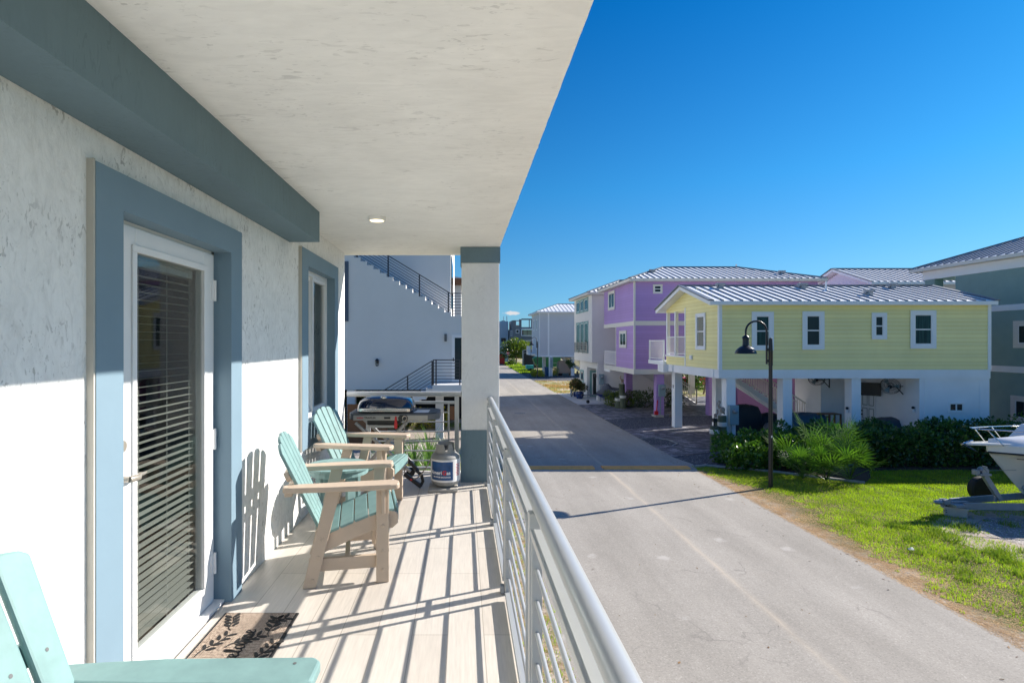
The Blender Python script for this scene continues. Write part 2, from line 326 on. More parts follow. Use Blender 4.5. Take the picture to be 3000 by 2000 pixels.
def ground(name, green, straw, sand, edge=None):
    m, t, b = new_mat(name)
    n1 = noise(t, .55, 5, .65); n2 = noise(t, 14, 5, .7); n3 = noise(t, 3, 4)
    sc = mixf(t, ramp(t, n3, [(.4, g3(0)), (.6, g3(1))]), straw, sand)
    if edge is not None:
        tc = N(t, 'ShaderNodeTexCoord'); sp = N(t, 'ShaderNodeSeparateXYZ'); t.links.new(tc.outputs['Object'], sp.inputs[0])
        a = N(t, 'ShaderNodeMath', operation='MULTIPLY_ADD'); t.links.new(n1, a.inputs[0]); a.inputs[1].default_value = -2.2; t.links.new(sp.outputs[0], a.inputs[2])
        f = N(t, 'ShaderNodeMapRange'); t.links.new(a.outputs[0], f.inputs[0]); f.inputs[1].default_value = edge - .75; f.inputs[2].default_value = edge - .2
        c = mixf(t, f.outputs[0], sc, green)
    else:
        c = mixf(t, ramp(t, n1, [(.42, g3(0)), (.56, g3(1))]), sc, green)
    c = mul(t, c, ramp(t, n2, [(.3, g3(.6)), (.7, g3(1.3))]))
    t.links.new(c, b.inputs['Base Color']); b.inputs['Roughness'].default_value = .95; b.inputs['Specular IOR Level'].default_value = .1
    bump(t, b, n2, .9, .03); return m
M['lawn'] = ground('lawn_soil', (.10, .13, .03), (.36, .25, .14), (.45, .38, .30), edge=7.75)
M['waste'] = ground('dry_ground', (.20, .22, .06), (.40, .30, .17), (.52, .46, .38))
M['conc'] = pm('pale_concrete', (.55, .55, .54), .85, var=.12, vs=.8, bmp=.2)
M['edging'] = pm('stone_edging', (.34, .34, .34), .8, var=.3, vs=8)
M['mulch'] = pm('mulch', (.07, .045, .03), .95, var=.4, vs=14, bmp=.8, bs=30, bd=.02)
M['sand'] = pm('sand_gravel', (.40, .34, .27), .95, var=.3, vs=3, bmp=.6, bs=40, bd=.01)
def matm():
    m, t, b = new_mat('woven_mat')
    tc = N(t, 'ShaderNodeTexCoord')
    v = N(t, 'ShaderNodeTexVoronoi'); v.inputs['Scale'].default_value = 1; mp = N(t, 'ShaderNodeMapping'); mp.inputs['Scale'].default_value = (95, 70, 1)
    t.links.new(tc.outputs['Object'], mp.inputs[0]); t.links.new(mp.outputs[0], v.inputs['Vector']); v.inputs['Randomness'].default_value = .35
    c = ramp(t, v.outputs['Distance'], [(.15, (.60, .49, .39)), (.62, (.17, .12, .09))])
    c = mul(t, c, ramp(t, noise(t, 5, 3), [(.3, g3(.85)), (.7, g3(1.1))]))
    t.links.new(c, b.inputs['Base Color']); b.inputs['Roughness'].default_value = .9; bump(t, b, v.outputs['Distance'], -.8, .004); return m
M['mat'] = matm()

# ------------------------------------------------------------------ mesh helpers
LOC = {}
class MB:
    def __init__(s): s.v = []; s.f = []
    def add(s, vs, fs, T=None):
        k = len(s.v)
        s.v += [tuple(T @ Vector(p)) for p in vs] if T is not None else [tuple(p) for p in vs]
        s.f += [tuple(i + k for i in f) for f in fs]; return s
    def box(s, x0, x1, y0, y1, z0, z1, T=None):
        if x0 > x1: x0, x1 = x1, x0
        if y0 > y1: y0, y1 = y1, y0
        if z0 > z1: z0, z1 = z1, z0
        vs = [(x0, y0, z0), (x1, y0, z0), (x1, y1, z0), (x0, y1, z0), (x0, y0, z1), (x1, y0, z1), (x1, y1, z1), (x0, y1, z1)]
        return s.add(vs, [(0, 3, 2, 1), (4, 5, 6, 7), (0, 1, 5, 4), (1, 2, 6, 5), (2, 3, 7, 6), (3, 0, 4, 7)], T)
    def bar(s, p0, p1, w, h, up=(0, 0, 1)):
        p0 = Vector(p0); p1 = Vector(p1); d = (p1 - p0); L = d.length; d.normalize(); u = Vector(up)
        if abs(d.dot(u)) > .98: u = Vector((1, 0, 0))
        sd = d.cross(u).normalized(); u = sd.cross(d).normalized()
        vs = []
        for p in (p0, p1):
            for a, b in ((-1, -1), (1, -1), (1, 1), (-1, 1)): vs.append(p + sd * a * w / 2 + u * b * h / 2)
        return s.add(vs, [(0, 1, 2, 3), (7, 6, 5, 4), (0, 4, 5, 1), (1, 5, 6, 2), (2, 6, 7, 3), (3, 7, 4, 0)])
    def prism(s, poly, axis, a0, a1, T=None):
        n = len(poly); vs = []
        for a in (a0, a1):
            for (u, w) in poly: vs.append({'x': (a, u, w), 'y': (u, a, w), 'z': (u, w, a)}[axis])
        fs = [tuple(range(n)), tuple(range(2 * n - 1, n - 1, -1))] + [(i, i + n, (i + 1) % n + n, (i + 1) % n) for i in range(n)]
        return s.add(vs, fs, T)
    def tube(s, pts, r, n=8, caps=True):
        pts = [Vector(p) for p in pts]; rs = r if isinstance(r, (list, tuple)) else [r] * len(pts)
        vs = []; fs = []; prev = None
        for i, p in enumerate(pts):
            d = (pts[min(i + 1, len(pts) - 1)] - pts[max(i - 1, 0)]).normalized()
            if prev is None:
                u = Vector((0, 0, 1)) if abs(d.z) < .9 else Vector((1, 0, 0))
            else: u = prev
            a = d.cross(u).normalized(); u = a.cross(d).normalized(); prev = u
            for k in range(n):
                th = 2 * math.pi * k / n; vs.append(p + (a * math.cos(th) + u * math.sin(th)) * rs[i])
        for i in range(len(pts) - 1):
            for k in range(n): fs.append((i * n + k, i * n + (k + 1) % n, (i + 1) * n + (k + 1) % n, (i + 1) * n + k))
        if caps: fs += [tuple(range(n - 1, -1, -1)), tuple(range((len(pts) - 1) * n, len(pts) * n))]
        return s.add(vs, fs)
    def lathe(s, prof, c=(0, 0, 0), n=24, T=None):
        vs = []; fs = []; m = len(prof)
        for (r, z) in prof:
            for k in range(n):
                a = 2 * math.pi * k / n; vs.append((c[0] + r * math.cos(a), c[1] + r * math.sin(a), c[2] + z))
        for i in range(m - 1):
            for k in range(n): fs.append((i * n + k, i * n + (k + 1) % n, (i + 1) * n + (k + 1) % n, (i + 1) * n + k))
        fs += [tuple(range(n - 1, -1, -1)), tuple(range((m - 1) * n, m * n))]
        return s.add(vs, fs, T)
    def ell(s, c, r, nu=14, nv=9, T=None):
        pr = [(math.sin(math.pi * (i + .03) / (nv + .06)), -math.cos(math.pi * (i + .03) / (nv + .06))) for i in range(nv + 1)]
        vs = []; fs = []
        for (a, z) in pr:
            for k in range(nu):
                t = 2 * math.pi * k / nu; vs.append((c[0] + r[0] * a * math.cos(t), c[1] + r[1] * a * math.sin(t), c[2] + r[2] * z))
        for i in range(nv):
            for k in range(nu): fs.append((i * nu + k, i * nu + (k + 1) % nu, (i + 1) * nu + (k + 1) % nu, (i + 1) * nu + k))
        fs += [tuple(range(nu - 1, -1, -1)), tuple(range(nv * nu, (nv + 1) * nu))]
        return s.add(vs, fs, T)
    def sheet(s, poly, z): return s.add([(x, y, z) for x, y in poly], [tuple(range(len(poly)))])
    def text(s, txt, size, T, ext=.0005, align='LEFT', shear=0, bend=None, bold=0):
        cu = bpy.data.curves.new('t', 'FONT'); cu.body = txt; cu.size = size; cu.extrude = ext; cu.align_x = align; cu.shear = shear; cu.offset = bold
        ob = bpy.data.objects.new('t', cu); COL.objects.link(ob)
        dg = bpy.context.evaluated_depsgraph_get(); me = bpy.data.meshes.new_from_object(ob.evaluated_get(dg))
        vs = [v.co.copy() for v in me.vertices]
        if bend: vs = [Vector(bend(v)) for v in vs]
        s.add([T @ v for v in vs] if T is not None else vs, [tuple(p.vertices) for p in me.polygons])
        bpy.data.objects.remove(ob); bpy.data.curves.remove(cu); bpy.data.meshes.remove(me); return s
    def build(s, name, mat, parent=None, smooth=False, bevel=0, local=False, kind=None, sub=0):
        me = bpy.data.meshes.new(name)
        L = LOC.get(parent.name, (0, 0, 0)) if (parent is not None and not local) else (0, 0, 0)
        me.from_pydata([(x - L[0], y - L[1], z - L[2]) for x, y, z in s.v], [], s.f); me.update()
        o = bpy.data.objects.new(name, me); COL.objects.link(o); me.materials.append(M[mat] if isinstance(mat, str) else mat)
        if parent is not None: o.parent = parent; LOC[o.name] = L
        if smooth:
            for p in me.polygons: p.use_smooth = True
            md = o.modifiers.new('es', 'EDGE_SPLIT'); md.split_angle = R(38)
        if bevel:
            md = o.modifiers.new('bv', 'BEVEL'); md.width = bevel; md.segments = 2; md.limit_method = 'ANGLE'; md.angle_limit = R(40)
        if sub:
            md = o.modifiers.new('ss', 'SUBSURF'); md.levels = sub; md.render_levels = sub
        if kind: o['kind'] = kind
        return o
def tag(o, label, cat, group=None):
    o['label'] = label; o['category'] = cat
    if group: o['group'] = group
    return o
def thing(name, label, cat, loc=(0, 0, 0), rz=0, group=None):
    o = bpy.data.objects.new(name, None); COL.objects.link(o); o.location = loc; o.rotation_euler = (0, 0, rz); o.empty_display_size = .2
    LOC[o.name] = tuple(loc); return tag(o, label, cat, group)
def kids(o): return [c for c in bpy.data.objects if c.parent == o]
def copy_tree(o, label=None, loc=None, rz=None, parent=None):
    c = o.copy(); COL.objects.link(c); c.parent = parent
    if label: c['label'] = label
    if loc: c.location = loc
    if rz is not None: c.rotation_euler = (0, 0, rz)
    for k in kids(o): copy_tree(k, parent=c)
    return c
def struct(mb, name, mat): o = mb.build(name, mat); o['kind'] = 'structure'; return o
# face helpers: 'S' plane Y=c facing -Y (u=X); 'W' plane X=c facing -X (u=Y); 'E' facing +X
def fb(mb, face, c, u0, u1, z0, z1, o0, o1):
    if face == 'S': mb.box(u0, u1, c - o0, c - o1, z0, z1)
    elif face == 'W': mb.box(c - o0, c - o1, u0, u1, z0, z1)
    else: mb.box(c + o0, c + o1, u0, u1, z0, z1)
def ring(mb, face, c, u0, u1, z0, z1, w, o0, o1, wt=None):
    wt = wt or w
    fb(mb, face, c, u0, u1, z1 - wt, z1, o0, o1); fb(mb, face, c, u0, u1, z0, z0 + wt, o0, o1)
    fb(mb, face, c, u0, u0 + w, z0 + wt, z1 - wt, o0, o1); fb(mb, face, c, u1 - w, u1, z0 + wt, z1 - wt, o0, o1)
def window(h, face, c, u0, u1, z0, z1, style='hung', trim=.11, tm='trim', gm='dglass', fm='whitepl', label=None):
    a = MB(); ring(a, face, c, u0, u1, z0, z1, trim, 0, .035)
    w = a.build('window', tm, h)
    if label: w['label'] = label
    t = trim * .96; b = MB(); ring(b, face, c, u0 + t, u1 - t, z0 + t, z1 - t, .045, .0, .022)
    zm = (z0 + z1) / 2; um = (u0 + u1) / 2
    if style == 'hung': fb(b, face, c, u0 + t + .04, u1 - t - .04, zm - .025, zm + .025, 0, .03)
    if style == 'slider': fb(b, face, c, um - .025, um + .025, z0 + t + .04, z1 - t - .04, 0, .024)
    b.build('frame', fm, w)
    g = MB(); t += .035; fb(g, face, c, u0 + t, u1 - t, z0 + t, z1 - t, 0, .008); g.build('pane', gm, w)
    return w
def siding(mb, x0, y0, x1, y1, z0, z1, out, lap=.163, dep=.010):
    """lapped boards from (x0,y0) to (x1,y1); out = outward unit (ox,oy)"""
    n = max(1, round((z1 - z0) / lap)); h = (z1 - z0) / n
    for i in range(n):
        a = z0 + i * h; b = a + h
        d0 = dep; d1 = .001
        vs = [(x0 + out[0] * d0, y0 + out[1] * d0, a), (x1 + out[0] * d0, y1 + out[1] * d0, a), (x1 + out[0] * d1, y1 + out[1] * d1, b), (x0 + out[0] * d1, y0 + out[1] * d1, b),
              (x0, y0, a), (x1, y1, a)]
        mb.add(vs, [(0, 1, 2, 3), (0, 4, 5, 1)])
def seams(mb, p_eave0, p_eave1, p_r0, p_r1, sp=.39, h=.045, w=.03):
    """ribs running up slope; eave and ridge segments given, constant direction perpendicular to eave in plan"""
    e0 = Vector(p_eave0); e1 = Vector(p_eave1); r0 = Vector(p_r0); r1 = Vector(p_r1)
    d = (e1 - e0); L = d.length; d.normalize(); n = int(L / sp)
    nrm = (e1 - e0).cross(r0 - e0).normalized()
    if nrm.z < 0: nrm = -nrm
    t0 = (r0 - e0).dot(d); t1 = (r1 - e0).dot(d)
    up = (r0 - e0) - d * t0
    for i in range(n + 1):
        t = i * sp + (L - n * sp) / 2
        f = 1.0
        if t < t0: f = t / t0 if t0 > 1e-6 else 1
        elif t > t1: f = (L - t) / (L - t1) if L - t1 > 1e-6 else 1
        if f < .03: continue
        a = e0 + d * t; b = a + up * f
        mb.bar(a + nrm * h / 2, b + nrm * h / 2, w, h, up=tuple(nrm))
def hip_roof(h, x0, x1, y0, y1, ze, zr, inset, gable=False, thick=.12, name='roof', sp=.39, fascia='trim'):
    ym = (y0 + y1) / 2; xi = 0 if gable else inset
    A, B, C, D = (x0, y0, ze), (x1, y0, ze), (x1, y1, ze), (x0, y1, ze); E, F = (x0 + xi, ym, zr), (x1 - xi, ym, zr)
    mb = MB(); mb.add([A, B, C, D, E, F], [(0, 1, 5, 4), (2, 3, 4, 5)] + ([(3, 0, 4), (1, 2, 5)] if not gable else []))
    k = thick
    if gable:
        mb.add([(x, y, z - k) for x, y, z in (A, B, C, D, E, F)], [(4, 5, 1, 0), (5, 4, 3, 2)])
    r = mb.build(name, 'roof', h)
    s = MB(); seams(s, A, B, E, F, sp); seams(s, D, C, E, F, sp)
    if not gable: seams(s, A, D, E, E, sp); seams(s, B, C, F, F, sp)
    for p, q in ([(E, F)] + ([(A, E), (D, E), (B, F), (C, F)] if not gable else [(A, E), (D, E), (B, F), (C, F)])):
        s.bar(Vector(p) + Vector((0, 0, .03)), Vector(q) + Vector((0, 0, .03)), .16, .05)
    s.build('roof_seams', 'seam', r)
    f = MB(); th = .16
    f.box(x0, x1, y0 + .002, y0 + .03, ze - th, ze - .004); f.box(x0, x1, y1 - .03, y1 - .002, ze - th, ze - .004)
    if gable:
        for X in (x0 + .015, x1 - .015):
            for p, q in (((X, y0 + .03, ze), (X, ym, zr)), ((X, y1 - .03, ze), (X, ym, zr))):
                f.bar(Vector(p) - Vector((0, 0, th / 2 + .01)), Vector(q) - Vector((0, 0, th / 2 + .01)), .03, th)
    else:
        f.box(x0 + .002, x0 + .03, y0 + .03, y1 - .03, ze - th, ze - .004); f.box(x1 - .03, x1 - .002, y0 + .03, y1 - .03, ze - th, ze - .004)
        f.box(x0 + .03, x1 - .03, y0 + .03, y1 - .03, ze - th, ze - th + .02)
    f.build('fascia', fascia, r)
    return r
def pickets(h, p0, p1, z, hgt=1.0, sp=.11, mat='whitepl', name='railing', pw=.025, posts=True):
    p0 = Vector(p0); p1 = Vector(p1); d = p1 - p0; L = d.length; n = max(2, int(L / sp)); mb = MB()
    z0, z1 = (z if isinstance(z, tuple) else (z, z))
    def at(t, k): q = p0 + d * t; return (q.x, q.y, z0 + (z1 - z0) * t + k)
    mb.bar(at(0, hgt), at(1, hgt), .05, .05); mb.bar(at(0, .1), at(1, .1), .04, .04)
    for i in range(1, n): mb.bar(at(i / n, .1), at(i / n, hgt), pw, pw)
    if posts:
        for t in (0, 1): mb.bar(at(t, 0), at(t, hgt + .04), .07, .07)
    return mb.build(name, mat, h)
def rods(mb, p0, p1, k0, k1, n, r=.012, post=None, pr=.025, top=.02):
    p0 = Vector(p0); p1 = Vector(p1)
    for i in range(n):
        k = k0 + (k1 - k0) * i / (n - 1); z = Vector((0, 0, k))
        mb.bar(p0 + z, p1 + z, (top if i == n - 1 else r) * 2, (top if i == n - 1 else r) * 2)
    for t in post or []:
        q = p0.lerp(p1, t); mb.bar(q + Vector((0, 0, -.05)), q + Vector((0, 0, k1)), pr * 2, pr * 2)

# ------------------------------------------------------------------ leaves
def raw_mesh(name, V, F4, mat, parent=None, kind=None):
    me = bpy.data.meshes.new(name); nv = len(V); nf = len(F4); k = F4.shape[1]
    L = LOC.get(parent.name, (0, 0, 0)) if parent is not None else (0, 0, 0)
    V = V - np.array(L)
    me.vertices.add(nv); me.vertices.foreach_set('co', V.astype(np.float32).ravel())
    me.loops.add(nf * k); me.loops.foreach_set('vertex_index', F4.astype(np.int32).ravel())
    me.polygons.add(nf); me.polygons.foreach_set('loop_start', (np.arange(nf) * k).astype(np.int32))
    me.polygons.foreach_set('loop_total', np.full(nf, k, dtype=np.int32)); me.update(calc_edges=True)
    o = bpy.data.objects.new(name, me); COL.objects.link(o); me.materials.append(M[mat])
    if parent is not None: o.parent = parent; LOC[o.name] = L
    if kind: o['kind'] = kind
    return o
def leaves(P0, size, asp=.45, up=.4, jit=.35, out=None):
    n = len(P0); d = RNG.normal(size=(n, 3)); 
    if out is not None: d = d * .7 + out
    d[:, 2] += up; d /= np.linalg.norm(d, axis=1)[:, None]
    s = np.cross(d, RNG.normal(size=(n, 3))); s /= np.linalg.norm(s, axis=1)[:, None]
    L = size * (1 + jit * RNG.uniform(-1, 1, n))[:, None]; w = L * asp
    V = np.stack([P0, P0 + d * L * .5 + s * w * .5, P0 + d * L, P0 + d * L * .5 - s * w * .5], 1).reshape(-1, 3)
    F = np.arange(4 * n).reshape(-1, 4); return V, F
def shell(n, c, r, inner=.55):
    d = RNG.normal(size=(n, 3)); d /= np.linalg.norm(d, axis=1)[:, None]
    rad = RNG.uniform(inner, 1.0, n)[:, None]; return np.array(c) + d * rad * np.array(r), d
def clumps(cs, n, size, asp=.45, up=.4, inner=.55):
    Vs = []; Fs = []; k = 0
    tot = sum(r[0] * r[1] + r[1] * r[2] for c, r in cs)
    for c, r in cs:
        m = max(20, int(n * (r[0] * r[1] + r[1] * r[2]) / tot)); p, d = shell(m, c, r, inner)
        V, F = leaves(p, size, asp, up, out=d * .8); Vs.append(V); Fs.append(F + k); k += len(V)
    return np.concatenate(Vs), np.concatenate(Fs)
def hedge(name, label, x0, x1, y0, y1, h, n, size, mat, group=None, top=.15, z0=0):
    t = thing(name, label, 'hedge', ((x0 + x1) / 2, (y0 + y1) / 2, z0), group=group)
    cs = []; L = x1 - x0; D = y1 - y0; step = min(.45, h * .4)
    nx = max(1, int(L / step)); ny = max(1, int(D / step))
    for i in range(nx + 1):
        for j in range(ny + 1):
            hh = h * random.uniform(1 - top * 1.6, 1.02)
            cs.append(((x0 + L * i / max(nx, 1) + random.uniform(-.1, .1), y0 + D * j / max(ny, 1) + random.uniform(-.1, .1), z0 + hh - step * .6), (step * .8, step * .8, step * .75)))
            if j == 0 or i in (0, nx): 
                for zz in np.arange(step * .6, hh - step, step * .8):
                    cs.append(((x0 + L * i / nx + random.uniform(-.12, .12), y0 + D * j / max(ny, 1) + random.uniform(-.1, .1), z0 + zz), (step * .75, step * .7, step * .7)))
    V, F = clumps(cs, n, size, .55, .35); raw_mesh('foliage', V, F, mat, t)
    b = MB()
    for i in range(nx + 1):
        x = x0 + L * i / nx; y = (y0 + y1) / 2
        b.tube([(x, y, z0), (x + .05, y, z0 + h * .4), (x + random.uniform(-.2, .2), y, z0 + h * .75)], [.03, .022, .01], 5)
    b.build('stems', 'bark', t); return t
def tree(name, label, base, h, crown_r, n, size, mat, trunk_h=None, tr=.08, cat='tree', lobes=7, group=None):
    t = thing(name, label, cat, base, group=group); bx, by, bz = base; th = trunk_h or h * .4; b = MB()
    b.tube([(bx, by, bz), (bx + .04 * h, by, bz + th * .55), (bx, by, bz + th), (bx + .02, by, bz + th + (h - th) * .5)], [tr, tr * .8, tr * .7, tr * .3], 8)
    cs = []; rx, ry, rz = crown_r; cz = bz + h - rz
    for i in range(lobes):
        a = 2 * math.pi * i / lobes + random.uniform(-.3, .3); q = random.uniform(.45, .68); zz = cz + random.uniform(-.45, .5) * rz
        c = (bx + math.cos(a) * rx * q, by + math.sin(a) * ry * q, zz); s = random.uniform(.36, .5)
        cs.append((c, (rx * s, ry * s, rz * s * 1.05)))
        b.tube([(bx, by, bz + th * .9), ((bx + c[0]) / 2, (by + c[1]) / 2, (bz + th + zz) / 2), c], [tr * .5, tr * .3, tr * .12], 5)
    cs.append(((bx, by, cz + rz * .45), (rx * .5, ry * .5, rz * .55))); cs.append(((bx, by, cz), (rx * .55, ry * .55, rz * .6)))
    b.build('trunk', 'bark', t, smooth=True); V, F = clumps(cs, n, size, .5, .2, .5); raw_mesh('crown', V, F, mat, t); return t

# ================================================================== SETTING
struct(MB().sheet([(-700, -300), (900, -300), (900, 1200), (-700, 1200)], 0.0), 'ground', 'waste')
rd = [(1.4, -30), (7.85, -30), (7.85, 18.3), (8.1, 19.3), (7.85, 20.4), (7.85, 127), (1.4, 127)]
struct(MB().sheet(rd, .012).add([], []), 'road', 'road')
struct(MB().sheet([(-60, 127), (90, 127), (90, 134), (-60, 134)], .012), 'cross_road', 'road')
struct(MB().sheet([(7.86, -10), (26, -10), (26, 21), (10.8, 19.2), (8.0, 18.9), (8.1, 18.2), (7.86, 17.6)], .008), 'lawn', 'lawn')
struct(MB().sheet([(.3, -10), (1.39, -10), (1.39, 16.5), (.3, 16.5)], .008), 'verge', 'lawn')
struct(MB().sheet([(8.0, 18.9), (10.8, 19.2), (10.8, 22), (10.2, 21.7), (7.86, 20.5)], .006), 'gravel_bed', 'gravel')
struct(MB().sheet([(7.86, 20.5), (10.2, 21.7), (24, 21.7), (24, 28.6), (11.3, 28.5), (7.86, 26.9)], .016), 'driveway', 'paver')
struct(MB().sheet([(7.86, 26.9), (11.3, 28.5), (24, 28.6), (24, 31.9), (12.2, 31.9), (7.86, 30.4)], .02), 'gravel_strip', 'gravel')
struct(MB().sheet([(7.86, 30.4), (12.2, 31.9), (24, 31.9), (24, 46), (11, 39.0), (9.2, 37.7), (7.86, 37.4)], .024), 'paved_yard', 'paver')
struct(MB().sheet([(7.86, 37.5), (9.2, 37.8), (12.5, 38.6), (12.5, 45.9), (7.86, 45.9)], .03), 'concrete_drive', 'conc')
struct(MB().sheet([(7.86, 61.5), (24, 61.5), (24, 76), (7.86, 76)], .01), 'shaded_drive', 'gravel')  # deep shade on this drive painted in with the black gravel colour
struct(MB().sheet([(-16, 19.5), (.9, 19.5), (.9, 27), (-16, 27)], .01), 'brick_drive', 'paver2')
struct(MB().sheet([(11.3, 9.6), (12.6, 9.1), (26, 7.8), (26, 14.3), (15, 14.0), (12.6, 13.9), (11.2, 13.1), (10.5, 12.1), (10.8, 10.9)], .0115), 'bare_soil', 'sand')
gp = [(12.2, 10.2), (13.4, 9.9), (26, 9.0), (26, 13.5), (15, 13.2), (12.8, 13.4), (11.9, 12.8), (11.6, 12.1), (12.0, 11.4), (11.7, 10.8)]
struct(MB().sheet(gp, .015), 'gravel_patch', 'gravel2')
kb = MB()
pts = [(7.95, 18.75), (8.35, 18.9), (9.2, 18.6), (10.3, 18.0), (11.2, 17.3), (12.2, 16.6)]
for a, b_ in zip(pts, pts[1:]): kb.bar((a[0], a[1], .04), (b_[0], b_[1], .04), .09, .08)
struct(kb, 'kerb_edging', 'edging')
struct(MB().sheet([(8.6, 18.6), (9.2, 18.5), (10.3, 17.95), (11.2, 17.25), (12.2, 16.6), (12.9, 17.3), (13.6, 18.3), (21, 18.5), (21, 21.6), (10.8, 20.8)], .019), 'planting_bed', 'mulch')
kb2 = MB()
for a, b_ in zip([(7.9, 24.3), (8.5, 24.6), (9.0, 24.0), (9.05, 23.1)], [(8.5, 24.6), (9.0, 24.0), (9.05, 23.1), (8.7, 22.7)]): kb2.bar((*a, .03), (*b_, .03), .05, .04)
struct(kb2, 'drive_edging', 'edging')
struct(MB().sheet([(7.87, 22.9), (8.7, 22.7), (9.02, 23.1), (9.0, 24.0), (8.5, 24.55), (7.9, 24.2)], .02), 'gravel_island', 'gravel')
def inpoly(x, y, poly):
    c = np.zeros(len(x), bool); j = len(poly) - 1
    for i in range(len(poly)):
        xi, yi = poly[i]; xj, yj = poly[j]
        c ^= ((yi > y) != (yj > y)) & (x < (xj - xi) * (y - yi) / (yj - yi + 1e-12) + xi); j = i
    return c
def lowf(x, y, s=1.0):
    return (np.sin(x * 1.7 * s + 1.3) * np.cos(y * 1.3 * s + .4) + .6 * np.sin(x * 3.9 * s + y * 2.1 * s) + .4 * np.sin(y * 5.3 * s - x * 2.7 * s)) / 2
def blades(name, pts, hmin, hmax, w, mat, lean=.35, flat=False, label=None):
    n = len(pts); a = RNG.uniform(0, 2 * np.pi, n); h = RNG.uniform(hmin, hmax, n)
    dx = np.stack([np.cos(a), np.sin(a), np.zeros(n)], 1) * w / 2
    la = RNG.uniform(0, 2 * np.pi, n); le = RNG.uniform(.1, lean, n) * h / .1 * .1
    tip = pts + np.stack([np.cos(la) * le, np.sin(la) * le, (h * (.1 if flat else 1))], 1) * (1 if not flat else np.array([3, 3, 1]))
    V = np.stack([pts - dx, pts + dx, tip], 1).reshape(-1, 3); F = np.arange(3 * n).reshape(-1, 3)
    return raw_mesh(name, V, F, mat, kind='stuff')
n = 260; x = np.concatenate([RNG.uniform(1.5, 7.8, 110), 7.8 - RNG.exponential(.25, 150)]); y = RNG.uniform(5, 34, n)
V, F = leaves(np.stack([x, y, np.full(n, .016)], 1), .06, .5, 0, .5); V[:, 2] = .014 + np.abs(V[:, 2] - .016) * .25
M['litter'] = leafm('dead_leaf', (.12, .06, .03), (.30, .18, .08), .1, .8)
o = raw_mesh('leaf_litter', V, F, 'litter', kind='stuff'); tag(o, 'scattered brown dead leaves on the road near the lawn edge', 'leaf litter')
# grass on the lawn
n = 230000
x = 7.9 + (RNG.beta(1.0, 1.35, n)) * 11; y = 6.2 + RNG.beta(1.1, 1.0, n) * 12.8
lf = lowf(x, y); edge = np.interp(y, [6, 7.5, 9.5, 11.5, 13.5, 15, 16, 17.3, 19], [8.8, 8.6, 8.1, 8.3, 8.65, 8.95, 8.5, 7.9, 7.8]) + .25 * lowf(x * .8, y * .6) + .25 * lowf(x * 3.1, y * 3.3) + .25 * lowf(x * 7, y * 8) + RNG.exponential(.13, n)
ok = (x > edge) & ~(inpoly(x + .45 * lowf(x * 2.2, y * 2.6), y + .4 * lowf(y * 3, x * 2.1), [(11.8, 10.0), (13.4, 9.6), (26, 8.6), (26, 13.8), (15, 13.5), (12.6, 13.6), (11.7, 12.9), (11.3, 12.1), (11.7, 11.2)]) & (RNG.uniform(0, 1, n) < .97)) & ~inpoly(x, y, [(8.6, 18.6), (9.2, 18.5), (10.3, 17.95), (11.2, 17.25), (12.2, 16.6), (12.9, 17.3), (13.6, 18.3), (21, 18.5), (21, 21.6), (10.8, 20.8)])
ok &= (RNG.uniform(0, 1, n) < np.clip(.70 + .5 * lf + .45 * lowf(x * 2.3, y * 2.1) + (y - 12) * .05, .10, 1)) & (x < (y * 1.03 + .8))
ok &= (y < 18.9) 
p = np.stack([x[ok], y[ok], np.full(ok.sum(), .006)], 1)
o = blades('grass', p, .025, .065, .014, 'blade'); tag(o, 'bright green lawn grass between road and hedge', 'grass')
n = 9000; x = RNG.uniform(.35, 1.45, n); y = RNG.uniform(1.5, 16, n); ok = RNG.uniform(0, 1, n) < np.clip(.6 + .6 * lowf(x, y, 1.5), .1, 1)
o = blades('grass', np.stack([x[ok], y[ok], np.full(ok.sum(), .006)], 1), .03, .09, .014, 'blade'); tag(o, 'narrow strip of patchy grass below the balcony rail', 'grass')
tc_ = [(RNG.uniform(8.6, 13.5), RNG.uniform(7, 13)) for _ in range(46)] + [(RNG.uniform(10.6, 11.8), RNG.uniform(9.8, 13)) for _ in range(16)]
tp = np.concatenate([np.stack([RNG.normal(a_, .11, 90), RNG.normal(b_, .11, 90), np.full(90, .006)], 1) for a_, b_ in tc_])
M['weed'] = leafm('weed_blade', (.08, .16, .02), (.24, .27, .05), .35, .5)
o = blades('weeds', tp, .07, .17, .016, 'weed', .9); tag(o, 'taller tufts of weeds scattered through the near lawn and by the gravel', 'weeds')
n = 90000; x = 7.78 + RNG.beta(1.0, 2.6, n) * 5.2; y = RNG.uniform(5.5, 18.3, n)
o = blades('dry_straw', np.stack([x, y, np.full(n, .012)], 1), .03, .07, .010, 'straw', .5, True); tag(o, 'brown dry straw thatch along the lawn edge of the road', 'dry grass')
n = 9000; x = RNG.uniform(7.9, 13, n); y = RNG.uniform(46, 61, n); ok = RNG.uniform(0, 1, n) < np.clip(lowf(x * .4, y * .45) + .3, 0, 1)
o = blades('dry_grass', np.stack([x[ok], y[ok], np.full(ok.sum(), .01)], 1), .08, .2, .05, 'straw'); tag(o, 'patchy yellow dry grass on the sandy lot beyond the white house', 'dry grass')
n = 14000; x = RNG.uniform(7.9, 11, n); y = np.where(RNG.uniform(0, 1, n) < .5, RNG.uniform(76, 96, n), RNG.uniform(100, 122, n)); ok = x < 11.5 + RNG.uniform(0, 2, n)
o = blades('grass', np.stack([x[ok], y[ok], np.full(ok.sum(), .01)], 1), .1, .25, .12, 'blade'); tag(o, 'far green grass strips beside the road end', 'grass')
struct(MB().sheet([(7.86, 78), (13, 78), (13, 86), (7.86, 84)], .012).sheet([(7.86, 96), (12, 98), (12, 118), (6.8, 118)], .013), 'far_lawn', 'lawn')

